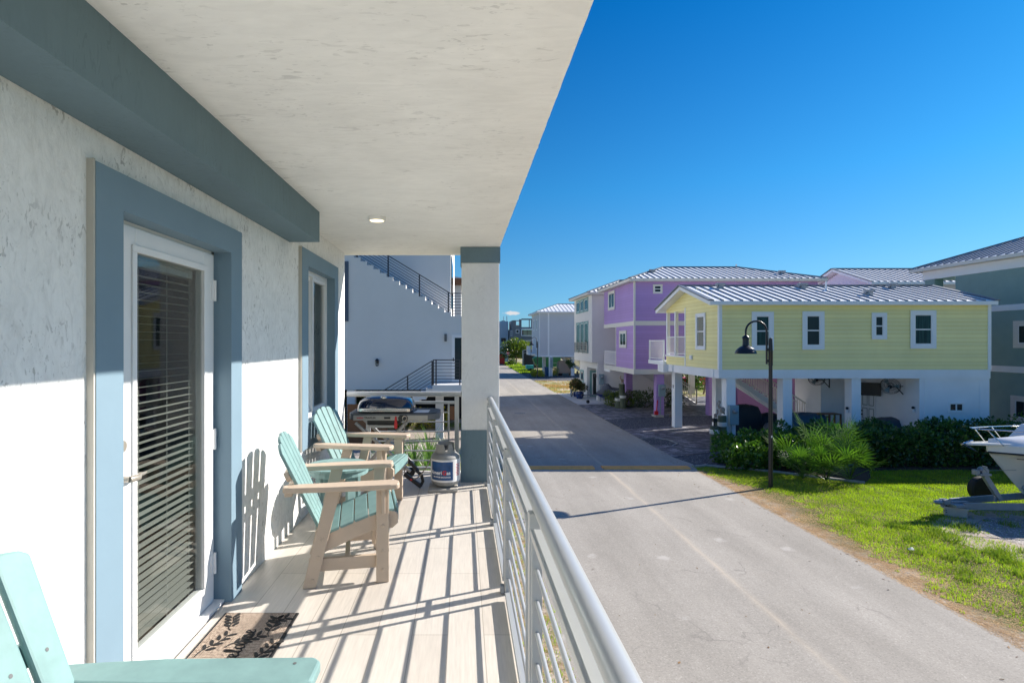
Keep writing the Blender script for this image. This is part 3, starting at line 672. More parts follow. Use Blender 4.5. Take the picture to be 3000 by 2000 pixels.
# ================================================================== OWN HOUSE (balcony)
FZ = CZ - 1.52; WX = -1.39; CE = CZ + 1.04
H = thing('beach_house', 'white stucco house with blue trim whose covered balcony fills the foreground', 'house', (WX, 0, 0))
w = MB(); t0 = WX - .22
Yd0, Yd1, Zd = 2.185, 3.20, CZ + .526          # door opening
Yw0, Yw1, Zw0, Zw1 = 4.79, 5.77, CZ - .707, CZ + .67
w.box(t0, WX, -4, Yd0 - .005, 0, CE); w.box(t0, WX, Yd0 - .005, Yd1 + .005, Zd + .005, CE); w.box(t0, WX, Yd0 - .005, Yd1 + .005, 0, FZ - .26)
w.box(t0, WX, Yd1 + .005, Yw0 - .005, 0, CE); w.box(t0, WX, Yw0 - .005, Yw1 + .005, 0, Zw0 - .005); w.box(t0, WX, Yw0 - .005, Yw1 + .005, Zw1 + .005, CE)
w.box(t0, WX, Yw1 + .005, 6.38, 0, CE); w.box(-9, t0, 6.16, 6.38, 0, CE)
w.build('wall', 'stucco_wall', H)
def rough_edge(x0, x1, y0, y1, z0, z1, amp=.0015, far=True):
    r_ = random.Random(9); n_ = 260; pl = [(x0, y0)] + [(x1 + r_.uniform(-amp, amp) * (2.2 if r_.random() < .06 else .6), y0 + (y1 - y0) * k / n_) for k in range(n_ + 1)]
    if far: pl += [(x1 - (x1 - x0) * k / 400, y1 + r_.uniform(-amp, amp) * .8) for k in range(1, 120)]
    pl += [(x0, y1)]; return MB().prism(pl, 'z', z0, z1)
w = rough_edge(-9.2, .396, -4, 6.52, CE, CE + .42); w.build('ceiling', 'stucco_ceil', H)
w = MB(); w.box(WX + .0005, .285, -4, 6.50, FZ - .012, FZ); w.build('floor', 'tile', H)
w = MB(); w.box(WX - .1, .28, -4, 6.495, FZ - .26, FZ - .0125); w.build('floor_slab', 'stucco_col', H)
w = rough_edge(WX + .001, -1.15, -4, 4.36, CZ + .80, CE - .0005, .001, False); w.build('beam', 'stucco_blue', H)
# interior rooms
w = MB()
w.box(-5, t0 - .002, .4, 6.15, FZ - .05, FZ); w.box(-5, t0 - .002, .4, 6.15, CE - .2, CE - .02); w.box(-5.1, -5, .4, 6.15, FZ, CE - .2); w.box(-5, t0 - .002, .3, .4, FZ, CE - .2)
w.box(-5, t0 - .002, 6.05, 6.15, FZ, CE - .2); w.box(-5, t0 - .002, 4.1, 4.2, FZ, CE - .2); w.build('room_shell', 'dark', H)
# column
c = MB(); c.box(-.022, .388, 5.95, 6.36, FZ - .001 + .565, CE - .17); col = c.build('column', 'stucco_col', H, bevel=.008)
c = MB(); c.box(-.034, .400, 5.938, 6.372, CE - .17, CE - .001); c.build('column_cap', 'stucco_blue', col)
c = MB(); c.box(-.030, .396, 5.942, 6.368, FZ, FZ + .565); c.build('column_base', 'stucco_blue', col)
c = MB(); c.box(-.022, .388, 5.95, 6.36, 0, FZ - .27); c.build('lower_column', 'stucco_col', H)
# door surround
fx = -1.36; g = MB()
def surround(y0, y1, z0, z1, yi0, yi1, zi0, zi1):
    g = MB(); g.box(WX - .1, fx, y0, yi0, z0, z1); g.box(WX - .1, fx, yi1, y1, z0, z1); g.box(WX - .1, fx, yi0, yi1, zi1, z1)
    if zi0 > z0 + .01: g.box(WX - .1, fx, yi0, yi1, z0, zi0)
    return g
ds = surround(2.022, 3.353, FZ + .001, CZ + .672, Yd0, Yd1, FZ, Zd).build('door_surround', 'stucco_blue2', H)
e = MB(); e.box(WX, fx - .003, 2.012, 2.0215, FZ + .001, CZ + .68); e.build('caulk_edge', 'edge_cream', ds)
# door
dx = -1.452; D0, D1, DZ0, DZ1 = Yd0 + .012, Yd1 - .03, FZ + .022, Zd - .018
G0, G1, GZ0, GZ1 = 2.415, 3.045, CZ - 1.375, CZ + .40
d = MB(); d.box(dx - .045, dx, D0, G0, DZ0, DZ1); d.box(dx - .045, dx, G1, D1, DZ0, DZ1); d.box(dx - .045, dx, G0, G1, DZ0, GZ0); d.box(dx - .045, dx, G0, G1, GZ1, DZ1)
door = d.build('door', 'door_white', H, bevel=.003)
d = MB(); d.box(dx - .1, dx - .012, D1 + .004, Yd1, FZ, Zd); d.box(dx - .1, dx - .012, Yd0, Yd1, DZ1 + .004, Zd); d.box(dx - .1, dx + .05, Yd0 - .1, Yd1, FZ + .001, FZ + .018); d.build('door_frame', 'door_white', H)
d = MB(); ring(d, 'E', dx, G0 - .03, G1 + .03, GZ0 - .03, GZ1 + .03, .032, .0, .010); d.build('glazing_bead', 'door_white', door, bevel=.003)
d = MB(); d.box(dx - .014, dx - .008, G0 - .002, G1 + .002, GZ0 - .002, GZ1 + .002); d.build('door_glass', 'glass', door)
# blinds
bl = MB(); nsl = 48; ang = R(14)
for i in range(nsl):
    z = GZ0 + .03 + i * (GZ1 - GZ0 - .05) / (nsl - 1); f = i / (nsl - 1)
    ang = R(-1)
    dxs = math.cos(ang) * .020; dz = math.sin(ang) * .020
    x0 = dx - .045
    bl.add([(x0 - dxs, G0 + .005, z + dz), (x0 - dxs, G1 - .055, z + dz), (x0 + dxs, G1 - .055, z - dz), (x0 + dxs, G0 + .005, z - dz)], [(0, 1, 2, 3)])
for yy in (G0 + .10, G0 + .34, G0 + .56): bl.box(dx - .046, dx - .0445, yy, yy + .0025, GZ0, GZ1)
bl.box(dx - .072, dx - .046, G0 - .02, G1 - .03, GZ1 - .05, GZ1 + .10); bl.build('blind', 'slat', door)
hd = MB()
Yh = 2.262; zh = CZ - 1.075 * 0 - .222
def rosette(z, r, dd):
    T = Matrix.Translation((dx, 2.285, z)) @ Matrix.Rotation(R(90), 4, 'Y')
    return T
db = MB(); db.lathe([(.033, 0), (.033, .012), (.028, .022), (.024, .03), (.022, .030)], n=28, T=rosette(ZP(1287, 2.45), 0, 0)); db.build('deadbolt', 'nickel', door, smooth=True)
zl = ZP(1377, 2.45); T = rosette(zl, 0, 0)
lv = MB(); lv.lathe([(.034, 0), (.034, .006), (.026, .014), (.014, .018), (.012, .05), (.012, .055)], n=28, T=T)
lv.tube([(dx + .055, 2.285, zl), (dx + .062, 2.31, zl), (dx + .062, 2.335, zl - .004), (dx + .058, 2.355, zl + .006), (dx + .056, 2.38, zl + .002), (dx + .056, 2.405, zl + .004)], [.013, .014, .013, .009, .007, .004], 12)
lv.build('door_handle', 'nickel', door, smooth=True)
for zz in (CZ + .30, CZ - .56, CZ - 1.28):
    hg = MB(); hg.tube([(dx + .006, D1 + .004, zz - .06), (dx + .006, D1 + .004, zz + .06)], .009, 10); hg.box(dx - .002, dx + .004, D1 - .03, D1 + .02, zz - .055, zz + .055); hg.build('hinge', 'whitepl', door)
# window with surround
wsr = surround(4.61, 5.93, CZ - .922, CZ + .81, Yw0, Yw1, Zw0, Zw1).build('window_surround', 'stucco_blue2', H)
e = MB(); e.box(WX, fx - .003, 4.60, 4.6095, CZ - .93, CZ + .815); e.build('caulk_edge', 'edge_cream', wsr)
wf = MB(); ring(wf, 'E', dx, Yw0, Yw1, Zw0, Zw1, .045, -.06, .01)
ym = (Yw0 + Yw1) / 2 - .03
ring(wf, 'E', dx, Yw0 + .046, ym + .01, Zw0 + .046, Zw1 - .046, .035, -.05, -.02); ring(wf, 'E', dx, ym - .01, Yw1 - .046, Zw0 + .046, Zw1 - .046, .035, -.03, .005)
win = wf.build('window', 'door_white', H, bevel=.002)
wg = MB(); wg.box(dx - .040, dx - .035, Yw0 + .07, ym, Zw0 + .07, Zw1 - .07); wg.box(dx - .02, dx - .015, ym, Yw1 - .07, Zw0 + .07, Zw1 - .07); wg.build('window_pane', 'glass', win)

# ceiling light
cl = thing('ceiling_light', 'small round surface mounted lamp glowing warm on the balcony ceiling', 'ceiling light', (-.72, 4.54, CE))
b = MB(); b.lathe([(.076, 0), (.076, -.022), (.070, -.030), (.058, -.030), (.058, -.027)], c=(-.72, 4.54, CE), n=36); b.build('housing', 'tank', cl, smooth=True); cl.children[0].data.materials[0] = M['white']
b = MB(); b.lathe([(.0575, -.0275), (.05, -.031), (.02, -.033)], c=(-.72, 4.54, CE), n=32); b.build('diffuser', 'lit', cl, smooth=True)

# ---------------------------------------------------------------- railing
rl = thing('balcony_railing', 'silver grey metal railing with round handrail and horizontal rods beside the balcony floor', 'railing', (.27, 3, FZ))
b = MB(); b.tube([(.29, -3, CZ - .617), (.29, 5.93, CZ - .617)], .0317, 28); b.build('handrail', 'steel', rl, smooth=True)
pc = [5.80, 4.56, 3.32, 2.08, .84, -.40, -1.64]
for k, yc in enumerate(pc):
    b = MB(); b.box(.248, .288, yc - .025, yc + .025, FZ + .001, CZ - .645)
    b.build('post', 'steel', rl, bevel=.002)
    b = MB(); b.box(.222, .2475, yc - .022, yc + .022, FZ + .001, FZ + .05); b.build('bracket', 'galv', rl, bevel=.006)
    if k == len(pc) - 1: break
    y1 = yc - .105; y0 = pc[k + 1] + .105
    if k == 0: pass
    f = MB(); zt = FZ + .82
    f.box(.243, .293, y0 - .012, y1 + .012, zt - .006, zt + .022); f.box(.243, .288, y0 - .012, y1 + .012, FZ + .03, FZ + .055)
    f.box(.247, .285, y1, y1 + .012, FZ + .055, zt - .006); f.box(.247, .285, y0 - .012, y0, FZ + .055, zt - .006)
    for zz in (FZ + .30, FZ + .66): f.box(.262, .272, y1 + .012, yc - .025, zz, zz + .02); f.box(.262, .272, pc[k + 1] + .025, y0 - .012, zz, zz + .02)
    f.build('panel_frame', 'steel', rl, bevel=.002)
    for i in range(6):
        z = FZ + .125 + .114 * i; q = MB(); q.tube([(.266, y0, z), (.266, y1, z)], .0085, 10); q.build('rod', 'steel', rl, smooth=True)
er = thing('end_railing', 'silver grey railing closing the far end of the balcony behind the grill', 'railing', (-.7, 6.43, FZ))
YE = 6.43
b = MB(); b.tube([(WX + .02, YE, CZ - .605), (-.03, YE, CZ - .605)], .0317, 24); b.build('handrail', 'steel', er, smooth=True)
for xx in (-1.12, -.08):
    b = MB(); b.box(xx - .025, xx + .025, YE - .02, YE + .02, FZ + .001, CZ - .635); b.build('post', 'steel', er, bevel=.002)
f = MB(); f.box(-1.04, -.105, YE - .025, YE + .025, FZ + .80, FZ + .83); f.box(-1.04, -.105, YE - .02, YE + .02, FZ + .035, FZ + .06); f.box(-1.04, -1.02, YE - .018, YE + .018, FZ + .06, FZ + .80); f.box(-.185, -.165, YE - .018, YE + .018, FZ + .06, FZ + .80)
f.build('panel_frame', 'steel', er, bevel=.002)
for i in range(6):
    q = MB(); q.tube([(-1.02, YE, FZ + .135 + .113 * i), (-.185, YE, FZ + .135 + .113 * i)], .0085, 10); q.build('rod', 'steel', er, smooth=True)

# ---------------------------------------------------------------- chairs (local coordinates, facing +x)
def make_chair(label, matf='tan', mats='teal', bh=.92, group=None, arch=.13, ws=1.0, bvl=.005, sq=False):
    c = thing('adirondack_chair', label, 'chair', (0, 0, 0), group=group); hw = .285
    TZ = lambda x, z: (x, z)
    for sgn in (-1, 1):
        y0 = sgn * hw
        b = MB(); b.box(.195, .275, y0 - .017, y0 + .017, 0, .60); 
        b.box(.225, .25, y0 + sgn * .017, y0 + sgn * .040, .44, .60); b.build('leg', matf, c, bevel=.005, local=True)
        b = MB(); b.prism([(-.255, 0), (-.175, 0), (-.025, .60), (-.11, .60)], 'y', y0 - .017, y0 + .017); b.build('leg', matf, c, bevel=.005, local=True)
        # arm: paddle shape
        yo = y0 + sgn * .02
        poly = [(-.37, -.045), (-.33, -.06), (-.1, -.06), (.1, -.066), (.28, -.07), (.325, -.06), (.34, -.03), (.34, .03), (.325, .055), (.28, .065), (.1, .062), (-.1, .055), (-.33, .035), (-.37, .02)]
        if sq: poly = [(-.37, -.05), (-.1, -.06), (.315, -.065), (.338, -.045), (.338, .045), (.315, .065), (-.1, .058), (-.37, .03)]
        b = MB(); b.prism([(px_, yo + sgn * py_ * 1.0) for px_, py_ in poly], 'z', .601, .636); b.build('armrest', matf if matf != 'teal' else 'teal', c, bevel=.008, local=True)
        # curved seat rail
        yr = sgn * (hw - .036)
        poly = [(.31, .44), (.335, .42), (.335, .36), (.30, .33), (.16, .315), (.02, .265), (-.12, .205), (-.20, .18), (-.215, .20), (-.20, .25), (-.10, .325), (.0, .365), (.10, .40), (.20, .43), (.27, .447)]
        b = MB(); b.prism(poly, 'y', yr - .016, yr + .016); b.build('side_rail', matf, c, bevel=.005, local=True)
        b = MB(); b.box(-.22, .20, yr - .016 + .0, yr + .016, .085, .165); b.build('stretcher', matf, c, bevel=.004, local=True)
    b = MB(); b.box(.0, .03, -hw + .055, hw - .055, .10, .16); b.build('stretcher', matf, c, bevel=.004, local=True)
    b = MB(); b.box(.17, .195, -hw + .055, hw - .055, .22, .31); b.build('front_rail', matf, c, bevel=.004, local=True)
    # seat slats follow the rail
    path = [(.315, .455), (.235, .452), (.145, .425), (.055, .392), (-.035, .36), (-.125, .325)]
    b = MB()
    for (xa, za), (xb, zb) in zip(path, path[1:]):
        dx_, dz_ = xb - xa, zb - za; L = math.hypot(dx_, dz_); ux, uz = dx_ / L, dz_ / L
        a = (xa + ux * .004, za + uz * .004); e_ = (xb - ux * .004, zb - uz * .004)
        nx, nz = uz * -.022, ux * .022
        nx, nz = (-uz * -.020, ux * -.020) if ux > 0 else (uz * .020, -ux * .020)
        poly = [a, e_, (e_[0] - nx, e_[1] - nz), (a[0] - nx, a[1] - nz)]
        b.prism(poly, 'y', -hw + .02, hw - .02)
    b.box(.322, .34, -hw + .053, hw - .053, .37, .452)
    b.build('seat', mats, c, bevel=.004, local=True)
    # backrest: five fanned slats in the leaning plane
    lean = R(24.5); ox, oz = -.155, .33; Lb = (bh - oz) / math.cos(lean)
    def bp(u, v, wv): # u lateral, v along back, wv thickness (front +)
        return (ox - math.sin(lean) * v + math.cos(lean) * wv, u, oz + math.cos(lean) * v + math.sin(lean) * wv)
    b = MB()
    for i in range(5):
        k = i - 2; wb = .076 * ws; wt = .098 * ws; cb_ = k * (wb + .015); ct = k * (wt + .019)
        Lt = Lb * (1 - .016 * k * k); 
        def top(u): return Lt * (1 - .10 * (u / .27) ** 2) if abs(k) else Lt * (1 - .06 * (u / .1) ** 2 * .3)
        n_ = 4; pr = [(cb_ - wb / 2, 0), (cb_ + wb / 2, 0)]
        for j in range(n_ + 1):
            u = ct + wt / 2 - wt * j / n_; ed = .012 if j in (0, n_) else 0
            pr.append((u, Lb * (1 - arch * (abs(u) / .28) ** 2.2) - ed))
        m_ = len(pr); vs = [bp(u, v, .011) for u, v in pr] + [bp(u, v, -.011) for u, v in pr]
        b.add(vs, [tuple(range(m_)), tuple(range(2 * m_ - 1, m_ - 1, -1))] + [(q, q + m_, (q + 1) % m_ + m_, (q + 1) % m_) for q in range(m_)])
    b.build('backrest', mats, c, bevel=bvl, local=True)
    b = MB(); v = Lb * .62; wid = .255
    pr = [(-wid, v - .03), (wid, v - .03), (wid + .012, v), (wid, v + .03), (-wid, v + .03), (-wid - .012, v)]
    vs = [bp(u, q, -.0125) for u, q in pr] + [bp(u, q, -.045) for u, q in pr]; b.add(vs, [tuple(range(6)), tuple(range(11, 5, -1))] + [(q, q + 6, (q + 1) % 6 + 6, (q + 1) % 6) for q in range(6)])
    b.build('back_brace', matf, c, bevel=.005, local=True)
    b = MB(); b.box(-.365, -.315, -hw - .0, hw + .0, .565, .60); b.build('back_brace', matf, c, bevel=.008, local=True)
    b = MB()
    for zz in (.08, .20, .36):
        for sgn in (-1, 1): b.lathe([(.011, 0), (.011, .003), (.007, .005)], n=10, T=Matrix.Translation((.235, sgn * (hw + .017), zz)) @ Matrix.Rotation(R(-90 * sgn), 4, 'X'))
    for (xx, zz) in ((-.195, .05), (-.16, .19), (-.14, .30)):
        for sgn in (-1, 1): b.lathe([(.011, 0), (.011, .003), (.007, .005)], n=10, T=Matrix.Translation((xx, sgn * (hw + .017), zz)) @ Matrix.Rotation(R(-90 * sgn), 4, 'X'))
    b.build('bolts', matf, c, local=True)
    b = MB()
    for k in (-2, -1, 0, 1, 2):
        for v in (Lb * .17, Lb * .60):
            u = k * ((wb + .015) * (1 - v / Lb) + (wt + .019) * v / Lb); q = [bp(u + .0055 * math.cos(a), v + .0055 * math.sin(a), .0118) for a in np.linspace(0, 2 * math.pi, 9)[:-1]]; b.add(q, [tuple(range(8))])
    if sq: b.lathe([(.005, 0), (.005, .0008)], n=10, c=(.27, hw + .05, .6362)); b.lathe([(.005, 0), (.005, .0008)], n=10, c=(.27, -hw - .05, .6362))
    b.build('screws', 'dgrey', c, local=True)
    return c
gc = 'adirondack chairs on the balcony'
ch1 = make_chair('nearer of two teal and tan adirondack chairs, just past the glass door', group=gc)
ch1.location = (-.80, 3.71, FZ + .001); ch1.rotation_euler = (0, 0, R(11))
ch2 = copy_tree(ch1, 'farther teal and tan adirondack chair, in front of the grill', (-.90, 5.03, FZ + .001), R(-8))
ch0 = make_chair('all teal adirondack chair cut off at the bottom left corner', 'teal', 'teal', 1.0, group=gc, arch=.05, ws=1.06, bvl=.008, sq=True)
ch0.location = (-.735, 1.17, FZ + .001)

# side table
tb = thing('side_table', 'round teal slatted side table between the two tan armed chairs', 'side table', (-1.0, 4.37, FZ))
b = MB(); tz = FZ + .545
for i in range(5):
    y0 = -.25 + i * .1; pts_ = []
    for q in range(0, 9): 
        yy = y0 + .004 + (.092) * q / 8; pts_.append((math.sqrt(max(0, .25 ** 2 - yy ** 2)), yy))
    poly = [(x_, y_) for x_, y_ in pts_] + [(-x_, y_) for x_, y_ in reversed(pts_)]
    poly2 = [p_ for k_, p_ in enumerate(poly) if k_ == 0 or (abs(p_[0] - poly[k_ - 1][0]) + abs(p_[1] - poly[k_ - 1][1])) > 1e-4]
    a_ = R(35); b.prism([(-1.0 + x_ * math.cos(a_) - y_ * math.sin(a_), 4.37 + x_ * math.sin(a_) + y_ * math.cos(a_)) for x_, y_ in poly2], 'z', tz - .022, tz)
b.build('tabletop', 'teal', tb, bevel=.004)
b = MB(); b.lathe([(.235, -.062), (.235, -.0225)], c=(-1.0, 4.37, tz), n=28); b.build('apron', 'teal', tb)
for a_ in (45, 135, 225, 315):
    b = MB(); cx, cy = -1.0 + .17 * math.cos(R(a_)), 4.37 + .17 * math.sin(R(a_)); b.bar((cx, cy, FZ + .002), (cx, cy, tz - .063), .075, .03, up=(math.cos(R(a_)), math.sin(R(a_)), 0)); b.build('leg', 'teal', tb, bevel=.004)
b = MB(); b.box(-1.12, -.88, 4.25, 4.49, FZ + .14, FZ + .16); b.build('shelf', 'teal', tb, bevel=.004)

# doormat
dm = thing('doormat', 'woven brown doormat with black leaf sprigs and the word welcome', 'doormat', (-.93, 2.62, FZ))
mx0, mx1, my0, my1 = -1.335, -.92, 2.28, 3.06
b = MB(); b.box(mx0, mx1, my0, my1, FZ + .001, FZ + .010); b.build('border', 'rubber', dm, bevel=.006)
b = MB(); b.box(mx0 + .016, mx1 - .016, my0 + .016, my1 - .016, FZ + .0095, FZ + .014); b.build('weave', 'mat', dm)
ink = MB(); zi = FZ + .0155
def stroke(pts, r=.004): ink.tube([(p_[0], p_[1], zi) for p_ in pts], r, 6)
def curve(f, n=24): return [f(i / (n - 1)) for i in range(n)]
# word written along +Y, tops towards -X
bx_ = -1.085; ys = 2.545; uy = .052
def L(u, v): return (bx_ - v, ys + u)   # u along the line, v letter height
def wr(ctrl, r=.0038):
    out = []; C = ctrl
    for i in range(len(C) - 1):
        p0 = C[max(i - 1, 0)]; p1 = C[i]; p2 = C[i + 1]; p3 = C[min(i + 2, len(C) - 1)]
        for k in range(5):
            t_ = k / 5; q = []
            for a_ in (0, 1):
                q.append(.5 * ((2 * p1[a_]) + (-p0[a_] + p2[a_]) * t_ + (2 * p0[a_] - 5 * p1[a_] + 4 * p2[a_] - p3[a_]) * t_ ** 2 + (-p0[a_] + 3 * p1[a_] - 3 * p2[a_] + p3[a_]) * t_ ** 3))
            out.append(tuple(q))
    out.append(C[-1]); stroke([L(u * .95, v) for u, v in out], r)
s_ = .045
W_ = [(0, 1), (.25, 0), (.6, .8), (.9, 0), (1.25, 1), (1.5, .85)]
E_ = [(0, .1), (.45, .45), (.75, .75), (.45, 1), (.15, .5), (.45, 0), (.95, .2)]
L_ = [(0, .1), (.5, .9), (.6, 1.8), (.3, 1.7), (.25, .5), (.45, 0), (.8, .2)]
C_ = [(.75, .8), (.45, 1), (.12, .5), (.4, 0), (.9, .2)]
O_ = [(.5, 1), (.12, .5), (.45, 0), (.85, .5), (.5, 1), (.8, .85), (1.1, .9)]
M_ = [(0, .9), (.12, 0), (.2, .5), (.45, 1), (.6, .6), (.62, 0), (.7, .5), (.95, 1), (1.12, .6), (1.15, 0), (1.4, .2)]
u0 = 0
for ch, wd in ((W_, 1.5), (E_, .95), (L_, .8), (C_, .85), (O_, 1.1), (M_, 1.4), (E_, .95)):
    wr([((u0 + a_) * s_, b__ * s_) for a_, b__ in ch]); u0 += wd
def sprig(x, y, ang, n=4, l=.20, lf=.05):
    ca, sa = math.cos(ang), math.sin(ang)
    f_ = lambda u, v: (x + u * ca - v * sa, y + u * sa + v * ca)
    stroke([f_(l * q / 6, .012 * math.sin(q)) for q in range(7)], .0028)
    for k in range(n):
        for sg in (-1, 1):
            u = l * (.3 + .7 * k / (n - 1)); aa = sg * .75
            pl = []
            for q in range(8):
                th = 2 * math.pi * q / 8; lx = lf / 2 + math.cos(th) * lf / 2; ly = math.sin(th) * lf * .19
                pl.append(f_(u + lx * math.cos(aa) - ly * math.sin(aa), sg * .004 + lx * math.sin(aa) + ly * math.cos(aa)))
            ink.prism(pl, 'z', zi - .002, zi + .0015)
for a_ in ((-1.27, 2.42, .9, 4, .16), (-1.29, 2.62, 1.2, 4, .2), (-1.22, 2.86, 1.9, 4, .14), (-1.18, 2.70, .7, 4, .16), (-1.02, 2.44, .9, 3, .12), (-1.0, 2.56, 1.3, 4, .18), (-1.0, 2.80, 1.7, 4, .18), (-1.06, 2.93, .6, 3, .10)): sprig(*a_)
ink.build('print', 'rubber', dm)

# ---------------------------------------------------------------- grill on folding cart
gr = thing('gas_grill', 'portable gas grill with navy lid on a folding aluminium cart at the balcony end', 'grill', (-.73, 5.95, FZ))
gz = FZ + .71; gy0, gy1 = 5.72, 6.22
def rr(x0, x1, y0, y1, r, n=6):
    out = []
    for cx, cy, a0 in ((x1 - r, y1 - r, 0), (x0 + r, y1 - r, 90), (x0 + r, y0 + r, 180), (x1 - r, y0 + r, 270)):
        for k in range(n + 1): a = R(a0 + 90 * k / n); out.append((cx + r * math.cos(a), cy + r * math.sin(a)))
    return out
b = MB(); b.prism(rr(-1.215, -.255, gy0, gy1, .12), 'z', gz, gz + .062); b.build('tray', 'dgrey', gr, smooth=True)
b = MB(); b.box(-1.155, -.375, gy0 - .006, gy0 + .02, gz - .006, gz + .048); b.build('front_panel', 'panel', gr, bevel=.004)
b = MB(); b.prism(rr(-1.19, -.28, gy0 + .02, gy1 - .02, .11), 'z', gz + .0625, gz + .068); b.build('deck', 'plastic', gr)
b = MB(); b.add([(-.535, gy0 + .06, gz + .0695), (-.375, gy0 + .06, gz + .0695), (-.365, gy0 + .30, gz + .0695), (-.505, gy0 + .30, gz + .0695)], [(0, 1, 2, 3)]); b.build('instruction_card', 'label_w', gr)
b = MB(); b.ell((-.835, gy0 + .25, gz + .09), (.30, .215, .03), 30, 8); 
prof = [(1.0, .075), (1.0, .11), (.985, .135), (.93, .175), (.82, .205), (.6, .222), (.3, .230), (.05, .231)]
lid = MB()
vs = []; fs = []; n_ = 48
for (k_, z_) in prof:
    for i in range(n_):
        th = 2 * math.pi * i / n_; e_ = .42
        cx = math.copysign(abs(math.cos(th)) ** e_, math.cos(th)); cy = math.copysign(abs(math.sin(th)) ** e_, math.sin(th))
        vs.append((-.835 + .305 * k_ * cx, gy0 + .25 + .20 * k_ * cy, gz + z_))
for j in range(len(prof) - 1):
    for i in range(n_): fs.append((j * n_ + i, j * n_ + (i + 1) % n_, (j + 1) * n_ + (i + 1) % n_, (j + 1) * n_ + i))
fs.append(tuple(range((len(prof) - 1) * n_, len(prof) * n_)))
lid.add(vs, fs); ld = lid.build('lid', 'navy', gr, smooth=True)
b = MB(); b.box(-1.10, -.565, gy0 + .040, gy0 + .048, gz + .082, gz + .112); b.tube([(-1.07, gy0 + .012, gz + .095), (-.60, gy0 + .012, gz + .095)], .008, 10); b.box(-1.07, -1.055, gy0 + .01, gy0 + .045, gz + .088, gz + .102); b.box(-.615, -.60, gy0 + .01, gy0 + .045, gz + .088, gz + .102)
b.build('lid_handle', 'chrome', ld, smooth=True)
b = MB(); b.ell((-.85, gy0 + .11, gz + .222), (.035, .02, .02), 16, 8); b.build('badge', 'chrome', ld, smooth=True)
T = Matrix.Translation((-1.118, gy0 - .0065, gz + .014)) @ Matrix.Rotation(R(90), 4, 'X')
b = MB(); b.text('weber', .028, T, ext=.0006, bold=.0007); b.build('lettering', 'label_r', gr)
T = Matrix.Translation((-1.038, gy0 - .0065, gz + .014)) @ Matrix.Rotation(R(90), 4, 'X')
b = MB(); b.text('TRAVELER', .026, T, ext=.0006, bold=.0006); b.build('lettering', 'plastic', gr)
b = MB(); b.tube([(-.83, gy0 - .010, gz + .022), (-.765, gy0 - .010, gz + .022)], .010, 10); b.build('latch', 'plastic', gr, smooth=True)
Tk = Matrix.Translation((-.615, gy0 - .006, gz + .018)) @ Matrix.Rotation(R(90), 4, 'X')
b = MB(); b.lathe([(.034, 0), (.034, .004)], n=28, T=Tk); b.lathe([(.034, 0), (.034, .004)], n=28, T=Matrix.Translation((-.036, 0, 0)) @ Tk); b.lathe([(.022, .004), (.021, .028)], n=24, T=Tk); kn = b.build('control_knob', 'plastic', gr)
b = MB(); b.lathe([(.0265, .004), (.0265, .010), (.023, .010)], n=24, T=Tk); b.build('knob_ring', 'chrome', kn)
b = MB(); b.prism([(-.716, gz + .038), (-.700, gz + .038), (-.690, gz - .06), (-.694, gz - .085), (-.708, gz - .093), (-.722, gz - .085), (-.726, gz - .06)], 'y', gy0 - .016, gy0 - .009); b.build('bottle_opener', 'red', gr, bevel=.002)
b = MB(); b.box(-1.02, -.67, gy0 + .05, gy0 + .40, gz - .06, gz - .001); b.build('burner_box', 'plastic', gr, bevel=.01)
b = MB(); b.box(-1.0, -.72, gy0 + .02, gy0 + .05, gz - .085, gz - .06); b.box(-1.0, -.72, gy0 + .40, gy0 + .43, gz - .085, gz - .06); b.build('drip_tray', 'alu', gr)
for yy in (gy0 + .04, gy0 + .42):
    b = MB(); b.bar((-1.14, yy, gz - .035), (-.56, yy, FZ + .16), .03, .034, up=(0, 1, 0)); b.build('cart_leg', 'alu', gr, bevel=.003)
    b = MB(); b.bar((-.60, yy + .035, gz - .035), (-1.14, yy + .035, FZ + .10), .03, .034, up=(0, 1, 0)); b.build('cart_leg', 'alu', gr, bevel=.003)
b = MB(); b.bar((-.60, gy0 + .04, FZ + .30), (-.48, gy0 + .04, FZ + .17), .032, .036, up=(0, 1, 0)); b.tube([(-.50, gy0 + .0, FZ + .19), (-.44, gy0 + .0, FZ + .13), (-.425, gy0 + .0, FZ + .07), (-.45, gy0 + .0, FZ + .02)], .017, 10); b.build('cart_grip', 'plastic', gr, smooth=True)
b = MB(); b.bar((-.62, gy0 - .01, FZ + .15), (-.44, gy0 - .03, FZ + .02), .04, .05, up=(0, 1, 0)); ft = b.build('cart_foot', 'plastic', gr, bevel=.01)
b = MB(); b.lathe([(.012, 0), (.012, .004)], n=14, T=Matrix.Translation((-.545, gy0 - .042, FZ + .095)) @ Matrix.Rotation(R(90), 4, 'X')); b.build('foot_button', 'red', ft)
b = MB(); b.lathe([(.05, 0), (.05, .03)], n=22, T=Matrix.Translation((-.60, gy0 + .50, FZ + .052)) @ Matrix.Rotation(R(90), 4, 'X')); b.build('cart_wheel', 'rubber', gr)

